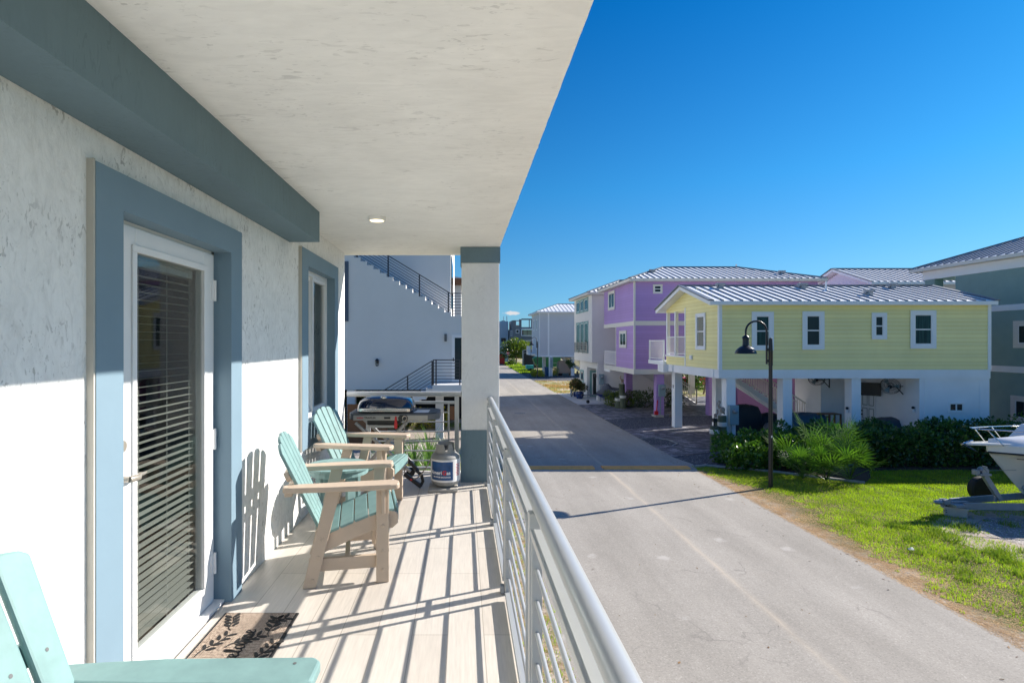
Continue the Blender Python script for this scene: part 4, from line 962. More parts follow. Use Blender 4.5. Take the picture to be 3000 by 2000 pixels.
# propane tank
tx, ty = -.19, 5.72
tk = thing('propane_tank', 'grey propane cylinder with blue printed label beside the blue column base', 'gas cylinder', (tx, ty, FZ))
tb_ = .035
b = MB(); b.lathe([(.10, tb_), (.105, tb_ + .015), (.135, tb_ + .02), (.149, tb_ + .045), (.152, tb_ + .065), (.152, tb_ + .285), (.146, tb_ + .312), (.12, tb_ + .336), (.08, tb_ + .352), (.03, tb_ + .36)], c=(tx, ty, FZ), n=40); b.build('cylinder', 'tank', tk, smooth=True)
b = MB(); b.lathe([(.1535, tb_ + .058), (.1538, tb_ + .284)], c=(tx, ty, FZ), n=40); lb = b.build('label_band', 'label_w', tk, smooth=True)
b = MB(); vs = []; n_ = 16
for i in range(n_ + 1):
    a = R(-150 + 92 * i / n_)
    for z_ in (tb_ + .078, tb_ + .265): vs.append((tx + .1548 * math.cos(a), ty + .1548 * math.sin(a), FZ + z_))
b.add(vs, [(2 * i, 2 * i + 2, 2 * i + 3, 2 * i + 1) for i in range(n_)]); b.build('label_print', 'label_b', lb, smooth=True)
def cylbend(a0, z0, r):
    def f(v): a = a0 + v.x / r; return (tx + (r + v.z) * math.cos(a), ty + (r + v.z) * math.sin(a), FZ + z0 + v.y)
    return f
b = MB(); b.text('Ameri', .052, None, ext=.0008, bend=cylbend(R(-150), tb_ + .138, .156), bold=.0012); b.text('as', .052, None, ext=.0008, bend=cylbend(R(-84), tb_ + .138, .156), bold=.0012)
b.text('PROPANE EXCHANGE', .019, None, ext=.0006, bend=cylbend(R(-138), tb_ + .105, .156), bold=.0005); b.build('lettering', 'label_t', lb)
b = MB(); b.text('G', .060, None, ext=.0010, bend=cylbend(R(-100), tb_ + .136, .156), bold=.002); b.build('lettering', 'red', lb)
b = MB()
for i in range(8): 
    a = R(-40 - (i % 3) * 1.5); vs = []
    for q in range(4): aa = a + R(6.5 * q); vs += [(tx + .1548 * math.cos(aa), ty + .1548 * math.sin(aa), FZ + tb_ + .12 + i * .016), (tx + .1548 * math.cos(aa), ty + .1548 * math.sin(aa), FZ + tb_ + .127 + i * .016)]
    b.add(vs, [(2 * q, 2 * q + 2, 2 * q + 3, 2 * q + 1) for q in range(3)])
b.build('warning_text', 'label_r', lb)
b = MB(); cz_ = tb_ + .35
vs = []; n_ = 36; gaps = ((145, 205), (265, 285), (320, 360))
for i in range(n_ + 1):
    dg_ = 30 + 350 * i / n_; a = R(dg_); low = any(g0 < (dg_ % 360) < g1 for g0, g1 in gaps) or dg_ > 360
    for rr_ in (.100, .106):
        for z_ in (cz_ - .005, cz_ + (.012 if low else .085)): vs.append((tx + rr_ * math.cos(a), ty + rr_ * math.sin(a), FZ + z_))
fs = []
for i in range(n_): k = 4 * i; fs += [(k, k + 4, k + 5, k + 1), (k + 2, k + 3, k + 7, k + 6), (k + 1, k + 5, k + 7, k + 3), (k, k + 2, k + 6, k + 4)]
fs += [(0, 1, 3, 2), (4 * n_, 4 * n_ + 2, 4 * n_ + 3, 4 * n_ + 1)]; b.add(vs, fs)
b.build('collar', 'tank', tk)
b = MB(); b.lathe([(.018, cz_), (.018, cz_ + .04), (.026, cz_ + .042), (.026, cz_ + .06)], c=(tx, ty, FZ), n=16); b.tube([(tx, ty - .0, FZ + cz_ + .03), (tx - .06, ty - .05, FZ + cz_ + .03)], .02, 10); b.build('valve', 'plastic', tk)
b = MB(); b.box(tx - .17, tx + .13, ty - .19, ty + .12, FZ + .001, FZ + .03); tag(b.build('stone_slab', 'block', None, bevel=.008), 'thin weathered slab under the propane cylinder', 'slab')
hp = []
for t_ in np.linspace(0, 1, 30):
    if t_ < .45: u = t_ / .45; hp.append((-.61 - .02 * u * 0 - .03 * math.sin(u * 3) * .5, gy0 - .02 + .0 * u, gz - .01 - u * (gz - FZ - .16)))
    else:
        u = (t_ - .45) / .55; a = math.pi * u
        hp.append((-.61 + (.33) * u + .0, gy0 - .02 - .02 * math.sin(a), FZ + .15 - .10 * math.sin(a * 1.0) * (1 - u) * 1.3 + u ** 2 * .25))
b = MB(); b.tube(hp, .0065, 8); tag(b.build('gas_hose', 'hose', None, smooth=True), 'thin grey rubber hose looping from the grill to the gas cylinder', 'hose')

# ================================================================== LEFT WHITE HOUSE WITH STAIRS
WH = thing('stucco_house', 'white modern stucco house with outside staircases beyond the balcony end', 'house', (-5, 24.5, 0))
b = MB(); YA = 24.3
sx0, sz0 = -.562, 5.47
st = []; nst = 26
for i in range(nst): st += [(sx0 - .287 * i, sz0 + .174 * (i)), (sx0 - .287 * i, sz0 + .174 * (i + 1))]
poly = [(.6, 2.2), (.6, sz0)] + [(x_, z_) for x_, z_ in st] + [(sx0 - .287 * nst, sz0 + .174 * nst), (-16, sz0 + .174 * nst), (-16, 2.2)]
b.prism(poly, 'y', YA, YA + 1.2); b.build('stair_wall', 'far_white', WH)
b = MB(); b.box(-16, -.60, YA + 1.2, YA + 12, 2.2, 12.5); b.box(-.6, .6, YA + 1.2, YA + 12, 2.2, 5.47); b.build('wall', 'far_white', WH)
b = MB(); b.box(-.602, -.56, YA + 1.6, YA + 5.5, 5.9, 8.4); b.build('window', 'dglass', WH)
b = MB(); P0_ = (sx0, YA + .08, sz0); P1_ = (sx0 - .287 * 20, YA + .08, sz0 + .174 * 20)
rods(b, P0_, P1_, .12, 1.0, 8, r=.011, post=[.02, .245, .488, .73, .97], pr=.028, top=.02); b.build('stair_railing', 'rail_b', WH)
b = MB(); rods(b, (sx0 + .06, YA + .08, 5.47), (.55, YA + .08, 5.47), .12, 1.02, 8, r=.011, post=[.02, .5, .98], pr=.028); rods(b, (.55, YA + .08, 5.47), (.55, YA + 10, 5.47), .12, 1.02, 8, r=.011, post=[.25, .5, .75, 1]); b.build('terrace_railing', 'rail_b', WH)
b = MB(); ring(b, 'S', YA, -6.3, XP(1021, YA), ZP(941, YA), ZP(766, YA), .18, 0, .06); wn = b.build('window_frame', 'bluep', WH); b = MB(); fb(b, 'S', YA, -6.12, XP(1021, YA) - .18, ZP(941, YA) + .18, ZP(766, YA) - .18, 0, .02); b.build('pane', 'dglass', wn)
wn.data.materials[0] = M['bluew2'] = pm('slate_frame', (.07, .10, .15), .6)
lz = 2.52
b = MB(); b.box(-1.3, 1.1, 22.9, YA - .002, lz - .25, lz); b.box(-1.3, 1.1, 22.86, 22.9, lz - .28, lz - .02)
for i in range(14): b.box(-1.3 - .287 * (i + 1), -1.3 - .287 * i, 23.1, YA - .01, max(0, lz - .174 * (i + 1) - .28), lz - .174 * (i + 1))
b.build('entry_stair', 'far_white', WH)
b = MB(); rods(b, (-1.27, 22.95, lz), (1.05, 22.95, lz), .12, 1.05, 8, r=.011, post=[.0, .05, .48, .98], pr=.028); b.build('landing_railing', 'rail_b', WH)
b = MB(); rods(b, (-1.33, 23.12, lz), (-1.3 - .287 * 14, 23.12, lz - .174 * 14), .12, 1.0, 7, r=.011, post=[.0, .26, .5, .75, 1], pr=.028); b.build('entry_railing', 'rail_b', WH)
dd = MB(); ring(dd, 'S', YA, -.52, .45, lz, lz + 2.12, .13, 0, .04); dr = dd.build('door', 'whitepl', WH); dd = MB(); fb(dd, 'S', YA, -.39, .32, lz + .13, lz + 1.99, 0, .02); dd.build('door_glass', 'dglass', dr)
dd = MB(); fb(dd, 'S', YA, -.47, -.43, lz + .95, lz + 1.1, .04, .07); dd.build('door_lock', 'plastic', dr)
for xx in (-1.25, -5.2, -9.2, .15):
    b = MB(); b.box(xx, xx + .35, YA + .05, YA + .4, 0, 2.2); b.build('column', 'far_white', WH)
b = MB(); b.box(-16, .6, 31, 31.1, 0, 2.2); b.build('back_wall', 'dark', WH)  # near-black sheet standing for the darkness under the house
b = MB(); b.box(-4.9, -3.2, 23.0, 23.06, 0, 1.7); b.box(-.6, -.3, 24.0, 24.04, .9, 1.5); b.build('shutter_panel', 'wood', WH)
ws = MB(); fb(ws, 'S', YA, XP(1302, YA), XP(1309, YA), ZP(1000, YA), ZP(978, YA), 0, .1); tag(ws.build('wall_light', 'dgrey', None, bevel=.01), 'slim grey cylinder wall light beside the stucco house door', 'wall light')
lx, lzz = XP(1106, YA), ZP(1061, YA)
ln = thing('wall_lantern', 'small black lantern on the blank shaded stucco wall', 'wall light', (lx, YA, lzz))
b = MB(); b.lathe([(.02, .17), (.10, .08), (.09, .07)], c=(lx, YA - .14, lzz), n=12); b.lathe([(.05, -.16), (.06, -.13)], c=(lx, YA - .14, lzz), n=12)
for k in range(6): a = R(60 * k); b.bar((lx + .085 * math.cos(a), YA - .14 + .085 * math.sin(a), lzz + .07), (lx + .06 * math.cos(a), YA - .14 + .06 * math.sin(a), lzz - .14), .012, .012)
b.box(lx - .02, lx + .02, YA - .08, YA - .001, lzz + .05, lzz + .12); b.box(lx - .05, lx + .05, YA - .02, YA - .001, lzz - .05, lzz + .14); b.build('cage', 'blackm', ln)
b = MB(); b.lathe([(.05, -.13), (.07, .06)], c=(lx, YA - .14, lzz), n=12); b.build('lantern_glass', 'glass', ln)
# eave of a house beyond, left side
EV = thing('brown_eave_house', 'white house with brown eave glimpsed right of the stucco house upper wall', 'house', (-3, 45, 0))
b = MB(); b.box(-9, -.2, 45, 55, 2.5, 9.0); b.build('wall', 'far_white', EV); b = MB(); b.box(-9.4, .2, 44.3, 55.4, 9.0, 9.5); b.build('eave', 'wood', EV)
b = MB(); b.add([(-9.4, 44.3, 9.5), (.2, 44.3, 9.5), (.2, 55.4, 9.5), (-9.4, 55.4, 9.5), (-5, 50, 11)], [(0, 1, 4), (1, 2, 4), (2, 3, 4), (3, 0, 4)]); b.build('roof', 'dgrey', EV)
# strap leaved plants behind the end rail
def strap_plant(x, y, h, n, label):
    t = thing('strap_plant', label, 'plant', (x, y, 0), group='strap leaved plants below the balcony end'); Vs = []; Fs = []; k = 0
    for i in range(n):
        a = random.uniform(0, 2 * math.pi); el = random.uniform(.5, 1.45); L_ = h * random.uniform(.75, 1.25); w = .028; p_ = np.array([x + random.uniform(-.08, .08), y + random.uniform(-.08, .08), 0.])
        d_ = np.array([math.cos(a) * math.cos(el), math.sin(a) * math.cos(el), math.sin(el)]); s = np.array([-math.sin(a), math.cos(a), 0]); row = []
        for q in range(5):
            row.append((p_.copy(), w * (1 - q / 4.3))); p_ = p_ + d_ * L_ / 4; d_ = d_ + np.array([math.cos(a) * .1, math.sin(a) * .1, -.26 * (q > 0)]); d_ /= np.linalg.norm(d_)
        for pp, ww in row: Vs += [pp - s * ww, pp + s * ww]
        for q in range(4): Fs.append((k + 2 * q, k + 2 * q + 1, k + 2 * q + 3, k + 2 * q + 2))
        k += 10
    raw_mesh('foliage', np.array(Vs), np.array(Fs), 'strap', t); return t
lab = ['tall strap leaved plant nearest the gas cylinder, seen through the end rail', 'tallest strap leaved plant in the middle of the clump', 'strap leaved plant left of the tallest one in the clump', 'low strap leaved plant behind the cart legs', 'strap leaved plant at the left end of the clump', 'small strap leaved plant in front of the clump']
for i, (x_, y_, h_) in enumerate([(-.55, 18.6, 1.15), (-1.15, 18.8, 1.45), (-1.7, 18.5, 1.15), (-2.2, 18.8, 1.1), (-2.8, 18.6, 1.0), (-1.2, 17.6, .95)]): strap_plant(x_, y_, h_, 75, lab[i])
hedge('shrub', 'yellow green shrub under the stucco house', -4.2, -1.0, 27.6, 28.6, .9, 1600, .14, 'ylw')
hedge('shrub', 'dark shrub against the stucco house ground level back wall', -9.0, -4.5, 28.6, 29.8, 2.0, 2500, .16, 'treed')

# ================================================================== YELLOW HOUSE
def cyl_vent(h, x, y, z, s=.62):
    b = MB(); b.box(x - .17 * s, x + .17 * s, y - .12, y + .12, z - .05, z + .12); b.box(x - .27 * s, x + .27 * s, y - .16, y + .16, z + .12, z + .20); b.tube([(x - .28 * s, y, z + .13), (x - .20 * s, y, z + .13)], .10, 12)
    return b.build('roof_vent', 'ventm', h, bevel=.01)
YH = thing('yellow_house', 'pale yellow clapboard house raised on white columns behind the street lamp', 'house', (16, 25, 0))
YS, YN = 22.2, 28.0; XW, XE = 10.4, 21.4; zb, zt_ = 3.20, 5.92
b = MB(); b.box(XW + .001, XE - .001, YS + .001, 25.6, zb, zt_); b.box(XW + 2.4, XE - .001, 25.6, YN, zb, zt_)
ymid = (21.95 + 28.25) / 2
b.prism([(YS + .001, zt_), (YN, zt_), (ymid, 6.80)], 'x', XW + .001, XE - .001)
siding(b, XW, YS, XE, YS, zb, zt_, (0, -1)); siding(b, XW, 25.6, XW, YS, zb, zt_, (-1, 0))
nl = 6
for i in range(nl):
    a = zt_ + i * .16; y0 = YS + (a - zt_) / (6.80 - zt_) * (ymid - YS); y1 = YN - (a - zt_) / (6.80 - zt_) * (YN - ymid)
    if y1 - y0 > .2: siding(b, XW, y1 + .0, XW, y0, a, min(a + .16, 6.78), (-1, 0), lap=.16)
b.box(XW, XW + .12, 25.6, YN, zb, zb + .42); b.box(XW, XW + .12, 25.6, YN, zt_ - .12, zt_)
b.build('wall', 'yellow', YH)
b = MB(); b.box(XW - .03, XW + .10, YS - .03, YS + .10, zb, zt_); b.box(XE - .10, XE + .03, YS - .03, YS + .1, zb, zt_); b.box(XW - .025, XW + .1, 25.55, 25.65, zb, zt_); b.build('corner_board', 'trim', YH)
for yy in (27.9, 26.82):
    b = MB(); b.box(XW - .02, XW + .13, yy - .07, yy + .07, zb + .42, zt_ - .12); b.build('porch_post', 'trim', YH)
b = MB(); b.box(XW - .05, XW + .12, 25.6, YN + .03, zb + .40, zb + .47); b.build('porch_sill', 'trim', YH)
pickets(YH, (XW + .05, 27.82, 0), (XW + .05, 26.9, 0), zb + .45, .92, .13, posts=False, pw=.02); pickets(YH, (XW + .05, 26.74, 0), (XW + .05, 25.66, 0), zb + .45, .92, .13, posts=False, pw=.02)
pickets(YH, (XW - .1, 30.2, 0), (XW - .1, 28.1, 0), zb + .15, 1.05, .14, pw=.02); b = MB(); b.box(XW - .15, XW + 3, 28.02, 30.3, zb - .05, zb + .15); b.build('landing', 'trim', YH)
hip_roof(YH, 9.93, 21.5, 21.95, 28.25, 5.97, 6.89, 0, gable=True)
b = MB(); b.box(XW - .03, XE, YS - .02, YS + .40, 2.84, zb - .001); b.box(XW - .06, XW + .35, YS + .40, YN - .4, 2.84, zb - .001); b.box(XW - .03, XE, YN - .4, YN, 2.84, zb - .001); b.box(XW - .12, XW + .3, 26.9, 27.3, 2.86, zb - .002); b.box(XW - .30, XW + .35, YN - .38, YN + .4, 2.80, zb - .002)
b.box(XW + .35, XE, YS + .4, YN - .4, 3.02, zb - .004)
b.build('beam', 'beam_w', YH)
for (x0, y0) in ((10.70, YS + .03), (13.0, YS + .03), (15.8, YS + .03), (10.66, 27.55), (12.72, 27.55)):
    b = MB(); b.box(x0, x0 + .38, y0, y0 + .42, 0, 2.838); b.build('column', 'beam_w', YH, bevel=.01)
b = MB(); b.box(18.55, XE, YS + .02, YS + .2, 0, 2.838); b.box(18.55, 18.75, YS + .2, 26, 0, 2.838); b.box(16.75, 21.38, 25.6, 25.75, 0, 3.0); b.box(16.75, 16.9, 25.75, 27.6, 0, 3.0); b.build('storage_wall', 'beam_w', YH)
b = MB(); ring(b, 'S', YS + .02, 18.75, 21.28, .05, 2.84 - .001, .28, 0, .02, wt=.05); 
b.build('wall_trim', 'beam_w', YH)
def xw(px): return XP(px, YS)
def zw(py): return ZP(py, YS)
window(YH, 'S', YS - .024, xw(2201), xw(2265), zw(1026), zw(913), 'hung', .17, gm='curtain')
window(YH, 'S', YS - .024, xw(2349), xw(2413), zw(1024), zw(912), 'hung', .17)
window(YH, 'S', YS - .024, xw(2552), xw(2596), zw(994), zw(916), 'hung', .14)
window(YH, 'S', YS - .024, xw(2665), xw(2740), zw(1021), zw(909), 'hung', .17, gm='curtain')
window(YH, 'W', XW - .024, 23.4, 24.37, CZ - .32, CZ + 1.28, 'hung', .13, gm='curtain')
window(YH, 'S', YS + .02, xw(2778), xw(2826), zw(1208), zw(1177), 'slider', .05, tm='beam_w')
b = MB(); fb(b, 'W', XW - .014, 24.75, 25.0, zb + .33, zb + .52, 0, .06); b.build('outlet_box', 'whitepl', YH)
cyl_vent(YH, XP(2110, 24.6), 24.6, 6.76); cyl_vent(YH, XP(2351, 24.6), 24.6, 6.76); cyl_vent(YH, XP(2613, 24.6), 24.6, 6.76); cyl_vent(YH, XP(2545, 23.1), 23.1, 6.33)
b = MB(); b.tube([(XP(2420, 24.0), 24.0, 6.55), (XP(2420, 24.0), 24.0, 6.98)], .035, 10); b.lathe([(.11, 6.55), (.05, 6.66)], c=(XP(2420, 24.0), 24.0, 0), n=12); b.build('vent_pipe', 'trim', YH)
# white stairs under the house
def stair(h, x0, z0, n, y0, y1, dirx=1, rise=.178, run=.27, mat='beam_w', rail=True):
    b = MB()
    for i in range(n):
        xa = x0 + dirx * run * i; z = z0 - rise * (i + 1); b.box(xa, xa + dirx * (run + .03), y0, y1, z - .04, z)
    zt2 = z0 - rise * .6; L_ = n * run
    for yy in (y0 - .025, y1 + .025): b.add([], []); b.prism([(x0, zt2 - .30), (x0, zt2), (x0 + dirx * L_, zt2 - n * rise), (x0 + dirx * L_, zt2 - n * rise - .30)], 'y', yy - .025, yy + .025)
    s = b.build('stair', mat, h)
    if rail:
        for yy in (y0 - .025, y1 + .025): pickets(h, (x0, yy, 0), (x0 + dirx * L_, yy, 0), (z0 - .1, z0 - .1 - n * rise), .95, .115, mat='cream', name='stair_railing')
    return s
stair(YH, 12.6, 3.2, 16, 26.75, 27.45)
b = MB(); fb(b, 'W', 18.55, 24.55, 25.45, .02, 2.05, 0, .03); dr = b.build('storage_door', 'door_white', YH)
b = MB()
for (u, v) in ((0, 0), (1, 0), (0, 1), (1, 1), (0, 2), (1, 2)):
    ya = 24.65 + u * .39; za = .18 + v * .62; ring(b, 'W', 18.52, ya, ya + .31, za, za + .50, .03, 0, .008)
b.build('door_moulding', 'tank', dr)
b = MB(); b.lathe([(.035, 0), (.035, .06)], n=12, T=Matrix.Translation((18.52, 25.36, .98)) @ Matrix.Rotation(R(-90), 4, 'Y')); b.lathe([(.03, 0), (.03, .04)], n=12, T=Matrix.Translation((18.52, 25.36, 1.15)) @ Matrix.Rotation(R(-90), 4, 'Y')); b.build('door_knob', 'plastic', dr)
Tn = Matrix.Translation((10.70, 27.55 - .001, 0))
b = MB(); b.text('72', .20, Matrix.Translation((10.655, 27.86, 2.0)) @ Matrix.Rotation(R(-90), 4, 'Z') @ Matrix.Rotation(R(90), 4, 'X'), ext=.004, bold=.004); b.build('house_number', 'plastic', YH)
# things under it
def wall_fan(name, x, y, z, r, yaw, label):
    t = thing('wall_fan', label, 'fan', (x, y, z), group='wall fans under the yellow house')
    T = Matrix.Translation((x, y, z)) @ Matrix.Rotation(R(yaw), 4, 'Z') @ Matrix.Rotation(R(62), 4, 'X')
    b = MB()
    for rr2, zz in ((r, 0), (r * .93, .06), (r * .93, -.06), (r * .6, .075), (r * .3, .08)):
        b.tube([T @ Vector((rr2 * math.cos(2 * math.pi * k / 24), rr2 * math.sin(2 * math.pi * k / 24), zz)) for k in range(25)], .007, 5, caps=False)
    for k in range(36):
        a = 2 * math.pi * k / 36; c, s = math.cos(a), math.sin(a)
        for sg in (1, -1): b.tube([T @ Vector((.05 * c, .05 * s, .08 * sg)), T @ Vector((r * .6 * c, r * .6 * s, .075 * sg)), T @ Vector((r * c, r * s, 0))], .003, 3, caps=False)
    b.build('cage', 'blackm', t)
    b = MB()
    for k in range(3):
        a = 2 * math.pi * k / 3; vs = [T @ Vector((rr2 * math.cos(a + da), rr2 * math.sin(a + da), dz)) for rr2, da, dz in ((.05, -.3, .02), (r * .85, -.32, .03), (r * .88, .3, -.03), (.05, .3, -.02))]; b.add(vs, [(0, 1, 2, 3)])
    b.build('blades', 'meter', t)
    b = MB(); b.ell((0, 0, -.1), (.08, .08, .1), 12, 8, T=T); b.build('motor', 'blackm', t, smooth=True)
    b = MB(); bk = Vector((x + .62, y + .05, z - .02)); q = T @ Vector((0, 0, -.15)); b.bar(q, (bk.x, bk.y, z - .02), .03, .03); b.bar((bk.x - .35, bk.y, z - .02), (bk.x, bk.y, z - .40), .03, .03); b.bar((bk.x, bk.y, z), (bk.x, bk.y, z - .42), .05, .03); b.build('bracket', 'blackm', t)
wall_fan('f', 17.97, 23.0, ZP(1130, 23.0), .36, -28, 'black wall fan tilted beside the television under the yellow house')
wall_fan('f', XP(2392, 24.9), 24.9, ZP(1109, 24.9), .33, -28, 'black wall fan above the wooden bench under the yellow house')
tv = thing('television', 'black flat television hung under the yellow house', 'television', (18.2, 24.4, 2.3))
b = MB(); x_, z_ = 18.2, 2.22; b.box(x_ - .36, x_ + .36, 24.35, 24.42, z_ - .29, z_ + .29, T=Matrix.Translation((x_, 24.4, 0)) @ Matrix.Rotation(R(-40), 4, 'Z') @ Matrix.Translation((-x_, -24.4, 0))); b.build('screen', 'plastic', tv, bevel=.01)
b = MB(); b.bar((x_ + .03, 24.44, z_), (18.54, 24.75, z_), .06, .12); b.build('bracket', 'blackm', tv)
bn = thing('wood_bench', 'brown wooden bench against the white wall under the yellow house', 'bench', (16.6, 24.6, 0))
x0, x1 = XP(2388, 24.3), XP(2457, 24.3); b = MB(); 
for k in range(5): b.box(x0, x1, 24.1 + k * .1, 24.19 + k * .1, 1.11, 1.15)
b.build('seat', 'wood', bn)
for xx in (x0 + .03, (x0 + x1) / 2, x1 - .03):
    for yy in (24.13, 24.53): b = MB(); b.box(xx - .03, xx + .03, yy - .03, yy + .03, 0, 1.109); b.build('leg', 'wood', bn)
b = MB(); b.box(x0 + .06, (x0 + x1) / 2 - .03, 24.12, 24.15, .98, 1.06); b.build('apron', 'wood', bn)
def mt(x0, x1, y, z0, z1, label, face='S'):
    t = thing('electric_meter', label, 'meter box', ((x0 + x1) / 2, y, z0)); b = MB(); b.box(x0, x1, y - .16, y - .001, z0, z1); b.build('box', 'meter', t, bevel=.012)
    b = MB(); T = Matrix.Translation((x0 + (x1 - x0) * .56, y - .16, z0 + (z1 - z0) * .70)) @ Matrix.Rotation(R(90), 4, 'X'); b.lathe([(.105, 0), (.105, .03), (.09, .035), (.088, .10), (.06, .125), (.01, .13)], n=20, T=T); b.build('dial', 'galv', t, smooth=True); 
    b = MB(); b.tube([((x0 + x1) / 2 - .08, y - .06, z0), ((x0 + x1) / 2 - .08, y - .06, .0)], .03, 8); b.build('conduit', 'meter', t); return t
mt(XP(2133, 22.2), XP(2160, 22.2), 22.22, ZP(1243, 22.2), ZP(1186, 22.2), 'slate grey electric meter box on the corner column of the yellow house')
for (px_, py_, lab_) in ((2484, 1198, 'small wall lamp on the white column right of the wooden bench'), (2682, 1197, 'small wall lamp on the wall right of the big fan')):
    x_, yy = (15.79, 22.45) if px_ < 2600 else (18.54, 22.5); z_ = ZP(py_, 22.5)
    t = thing('wall_lamp', lab_, 'wall light', (x_, yy, z_), group='wall lamps under the yellow house'); b = MB(); b.ell((x_ - .06, yy - .05, z_ + .05), (.06, .06, .06), 10, 6); b.build('cap', 'blackm', t, smooth=True); b = MB(); b.lathe([(.05, -.14), (.055, 0)], c=(x_ - .06, yy - .05, z_), n=10); b.build('shade', 'label_w', t)
# covered things and bike
cg = MB(); gx, gy = XP(2178, 24.5), 24.5
cg.add([], []); 
def cover(name, mat, label, cat, c, r, top, flat=.6, n=28, seed=1):
    rnd = random.Random(seed); b = MB(); vs = []; fs = []; prof = [(1.03, 0), (1.0, .25), (.97, .55), (.9, .8), (.72, .95), (.4, 1.0), (.05, 1.02)]
    for k_, z_ in prof:
        for i in range(n):
            th = 2 * math.pi * i / n; cx = math.copysign(abs(math.cos(th)) ** flat, math.cos(th)); cy = math.copysign(abs(math.sin(th)) ** flat, math.sin(th)); q = 1 + rnd.uniform(-.03, .03)
            vs.append((c[0] + r[0] * k_ * cx * q, c[1] + r[1] * k_ * cy * q, c[2] + top * z_ * (1 + rnd.uniform(-.02, .02))))
    for j in range(len(prof) - 1):
        for i in range(n): fs.append((j * n + i, j * n + (i + 1) % n, (j + 1) * n + (i + 1) % n, (j + 1) * n + i))
    fs.append(tuple(range((len(prof) - 1) * n, len(prof) * n))); b.add(vs, fs); return tag(b.build(name, mat, None, smooth=True), label, cat)
cover('covered_grill', 'tarp_black', 'tall black covered grill behind the meter box', 'covered grill', (XP(2182, 24), 24, 0), (.72, .4, 0), 1.55, seed=2)
cover('covered_scooter', 'tarp_black', 'black covered scooter between the bicycle and the middle white column', 'covered scooter', (XP(2250, 24.2), 24.2, 0), (.75, .4, 0), 1.15, seed=3)
cover('covered_cart', 'bluecov', 'slate blue covered cart behind the middle white column', 'covered cart', (XP(2360, 24.4), 24.4, 0), (1.0, .5, 0), 1.15, seed=4)
cover('covered_table', 'tarp_grey', 'dark grey covered table in front of the storage door', 'covered table', (XP(2610, 23.6), 23.6, 0), (.85, .5, 0), 1.05, seed=5)
cover('storage_cover', 'tarp_grey', 'pale grey covered bundle left of the middle white column', 'covered bundle', (XP(2268, 23.2), 23.2, 0), (.42, .35, 0), .9, seed=6)
bk = thing('bicycle', 'red bicycle leaning under the pale stairs of the yellow house', 'bicycle', (13.6, 25.2, 0)); by_ = 25.2; bx0 = XP(2205, by_)
for k, xx in enumerate((bx0 - .1, bx0 + .95)):
    b = MB(); b.tube([(xx + .33 * math.cos(a), by_, .34 + .33 * math.sin(a)) for a in np.linspace(0, 2 * math.pi, 25)], .02, 6, caps=False)
    for a in np.linspace(0, math.pi, 7): b.tube([(xx + .32 * math.cos(a), by_, .34 + .32 * math.sin(a)), (xx - .32 * math.cos(a), by_, .34 - .32 * math.sin(a))], .003, 3)
    b.build('wheel', 'rubber', bk)
b = MB()
for p, q in (((bx0 - .1, .34), (bx0 + .05, 1.0)), ((bx0 + .02, .85), (bx0 + .45, .35)), ((bx0 + .03, .95), (bx0 + .62, .90)), ((bx0 + .45, .35), (bx0 + .65, 1.0)), ((bx0 + .45, .35), (bx0 + .95, .34)), ((bx0 + .62, .88), (bx0 + .95, .34))): b.tube([(p[0], by_, p[1]), (q[0], by_, q[1])], .02, 8)
b.build('frame', 'red', bk)
b = MB(); b.tube([(bx0 + .20, by_ - .25, 1.22), (bx0 + .05, by_ - .12, 1.25), (bx0 + .04, by_, 1.05), (bx0 + .05, by_ + .12, 1.25), (bx0 + .20, by_ + .25, 1.22)], .014, 8); b.build('handlebar', 'chrome', bk)
b = MB(); b.ell((bx0 + .68, by_, 1.04), (.15, .09, .04), 12, 6); b.build('saddle', 'plastic', bk, smooth=True)
# pilings with pelicans
def piling(x, y, r, h, label, group, band=False):
    t = thing('dock_piling', label, 'piling', (x, y, 0), group=group); b = MB(); b.lathe([(r * 1.06, 0), (r, h * .5), (r * .96, h), (r * .7, h + .004)], c=(x, y, 0), n=22); b.build('post', 'pile', t, smooth=True)
    if band:
        b = MB()
        for k in range(5): b.lathe([(r * 1.0, -.02), (r * 1.12, 0), (r * 1.0, .02)], c=(x, y, h * .70 + k * .034), n=22)
        b.build('rope_band', 'rope', t, smooth=True)
    return t
def pelican(x, y, z, s, yaw, label):
    t = thing('pelican_statue', label, 'statue', (x, y, z)); T = Matrix.Translation((x, y, z)) @ Matrix.Rotation(yaw, 4, 'Z') @ Matrix.Scale(s, 4)
    b = MB(); b.ell((0, 0, .30), (.13, .10, .17), 14, 10, T=T @ Matrix.Rotation(R(-18), 4, 'Y')); 
    b.tube([T @ Vector(p) for p in ((.05, 0, .40), (.12, 0, .50), (.10, 0, .60), (.05, 0, .68), (.08, 0, .74))], [.08 * s, .05 * s, .038 * s, .036 * s, .05 * s], 10)
    b.ell((.09, 0, .745), (.065, .045, .045), 12, 8, T=T); b.tube([T @ Vector((-.1, 0, .22)), T @ Vector((-.22, 0, .08))], [.08 * s, .03 * s], 8); b.build('body', 'statue', t, smooth=True)
    b = MB(); b.tube([T @ Vector(p) for p in ((.13, 0, .74), (.20, 0, .62), (.22, 0, .48))], [.028 * s, .03 * s, .006 * s], 8); b.build('bill', 'tan', t, smooth=True)
    b = MB()
    for q in (-.04, .04): b.tube([T @ Vector((.02, q, .18)), T @ Vector((.03, q, 0))], .014 * s, 6); b.box(-.01, .09, q - .03, q + .03, 0, .015, T=T)
    b.build('feet', 'tan', t); return t
g1 = 'pilings beside the yellow house'; g2 = 'pilings beside the purple column'
piling(XP(2093, 21.9), 21.9, .17, .95, 'short rope banded piling left of the yellow house corner', g1, True)
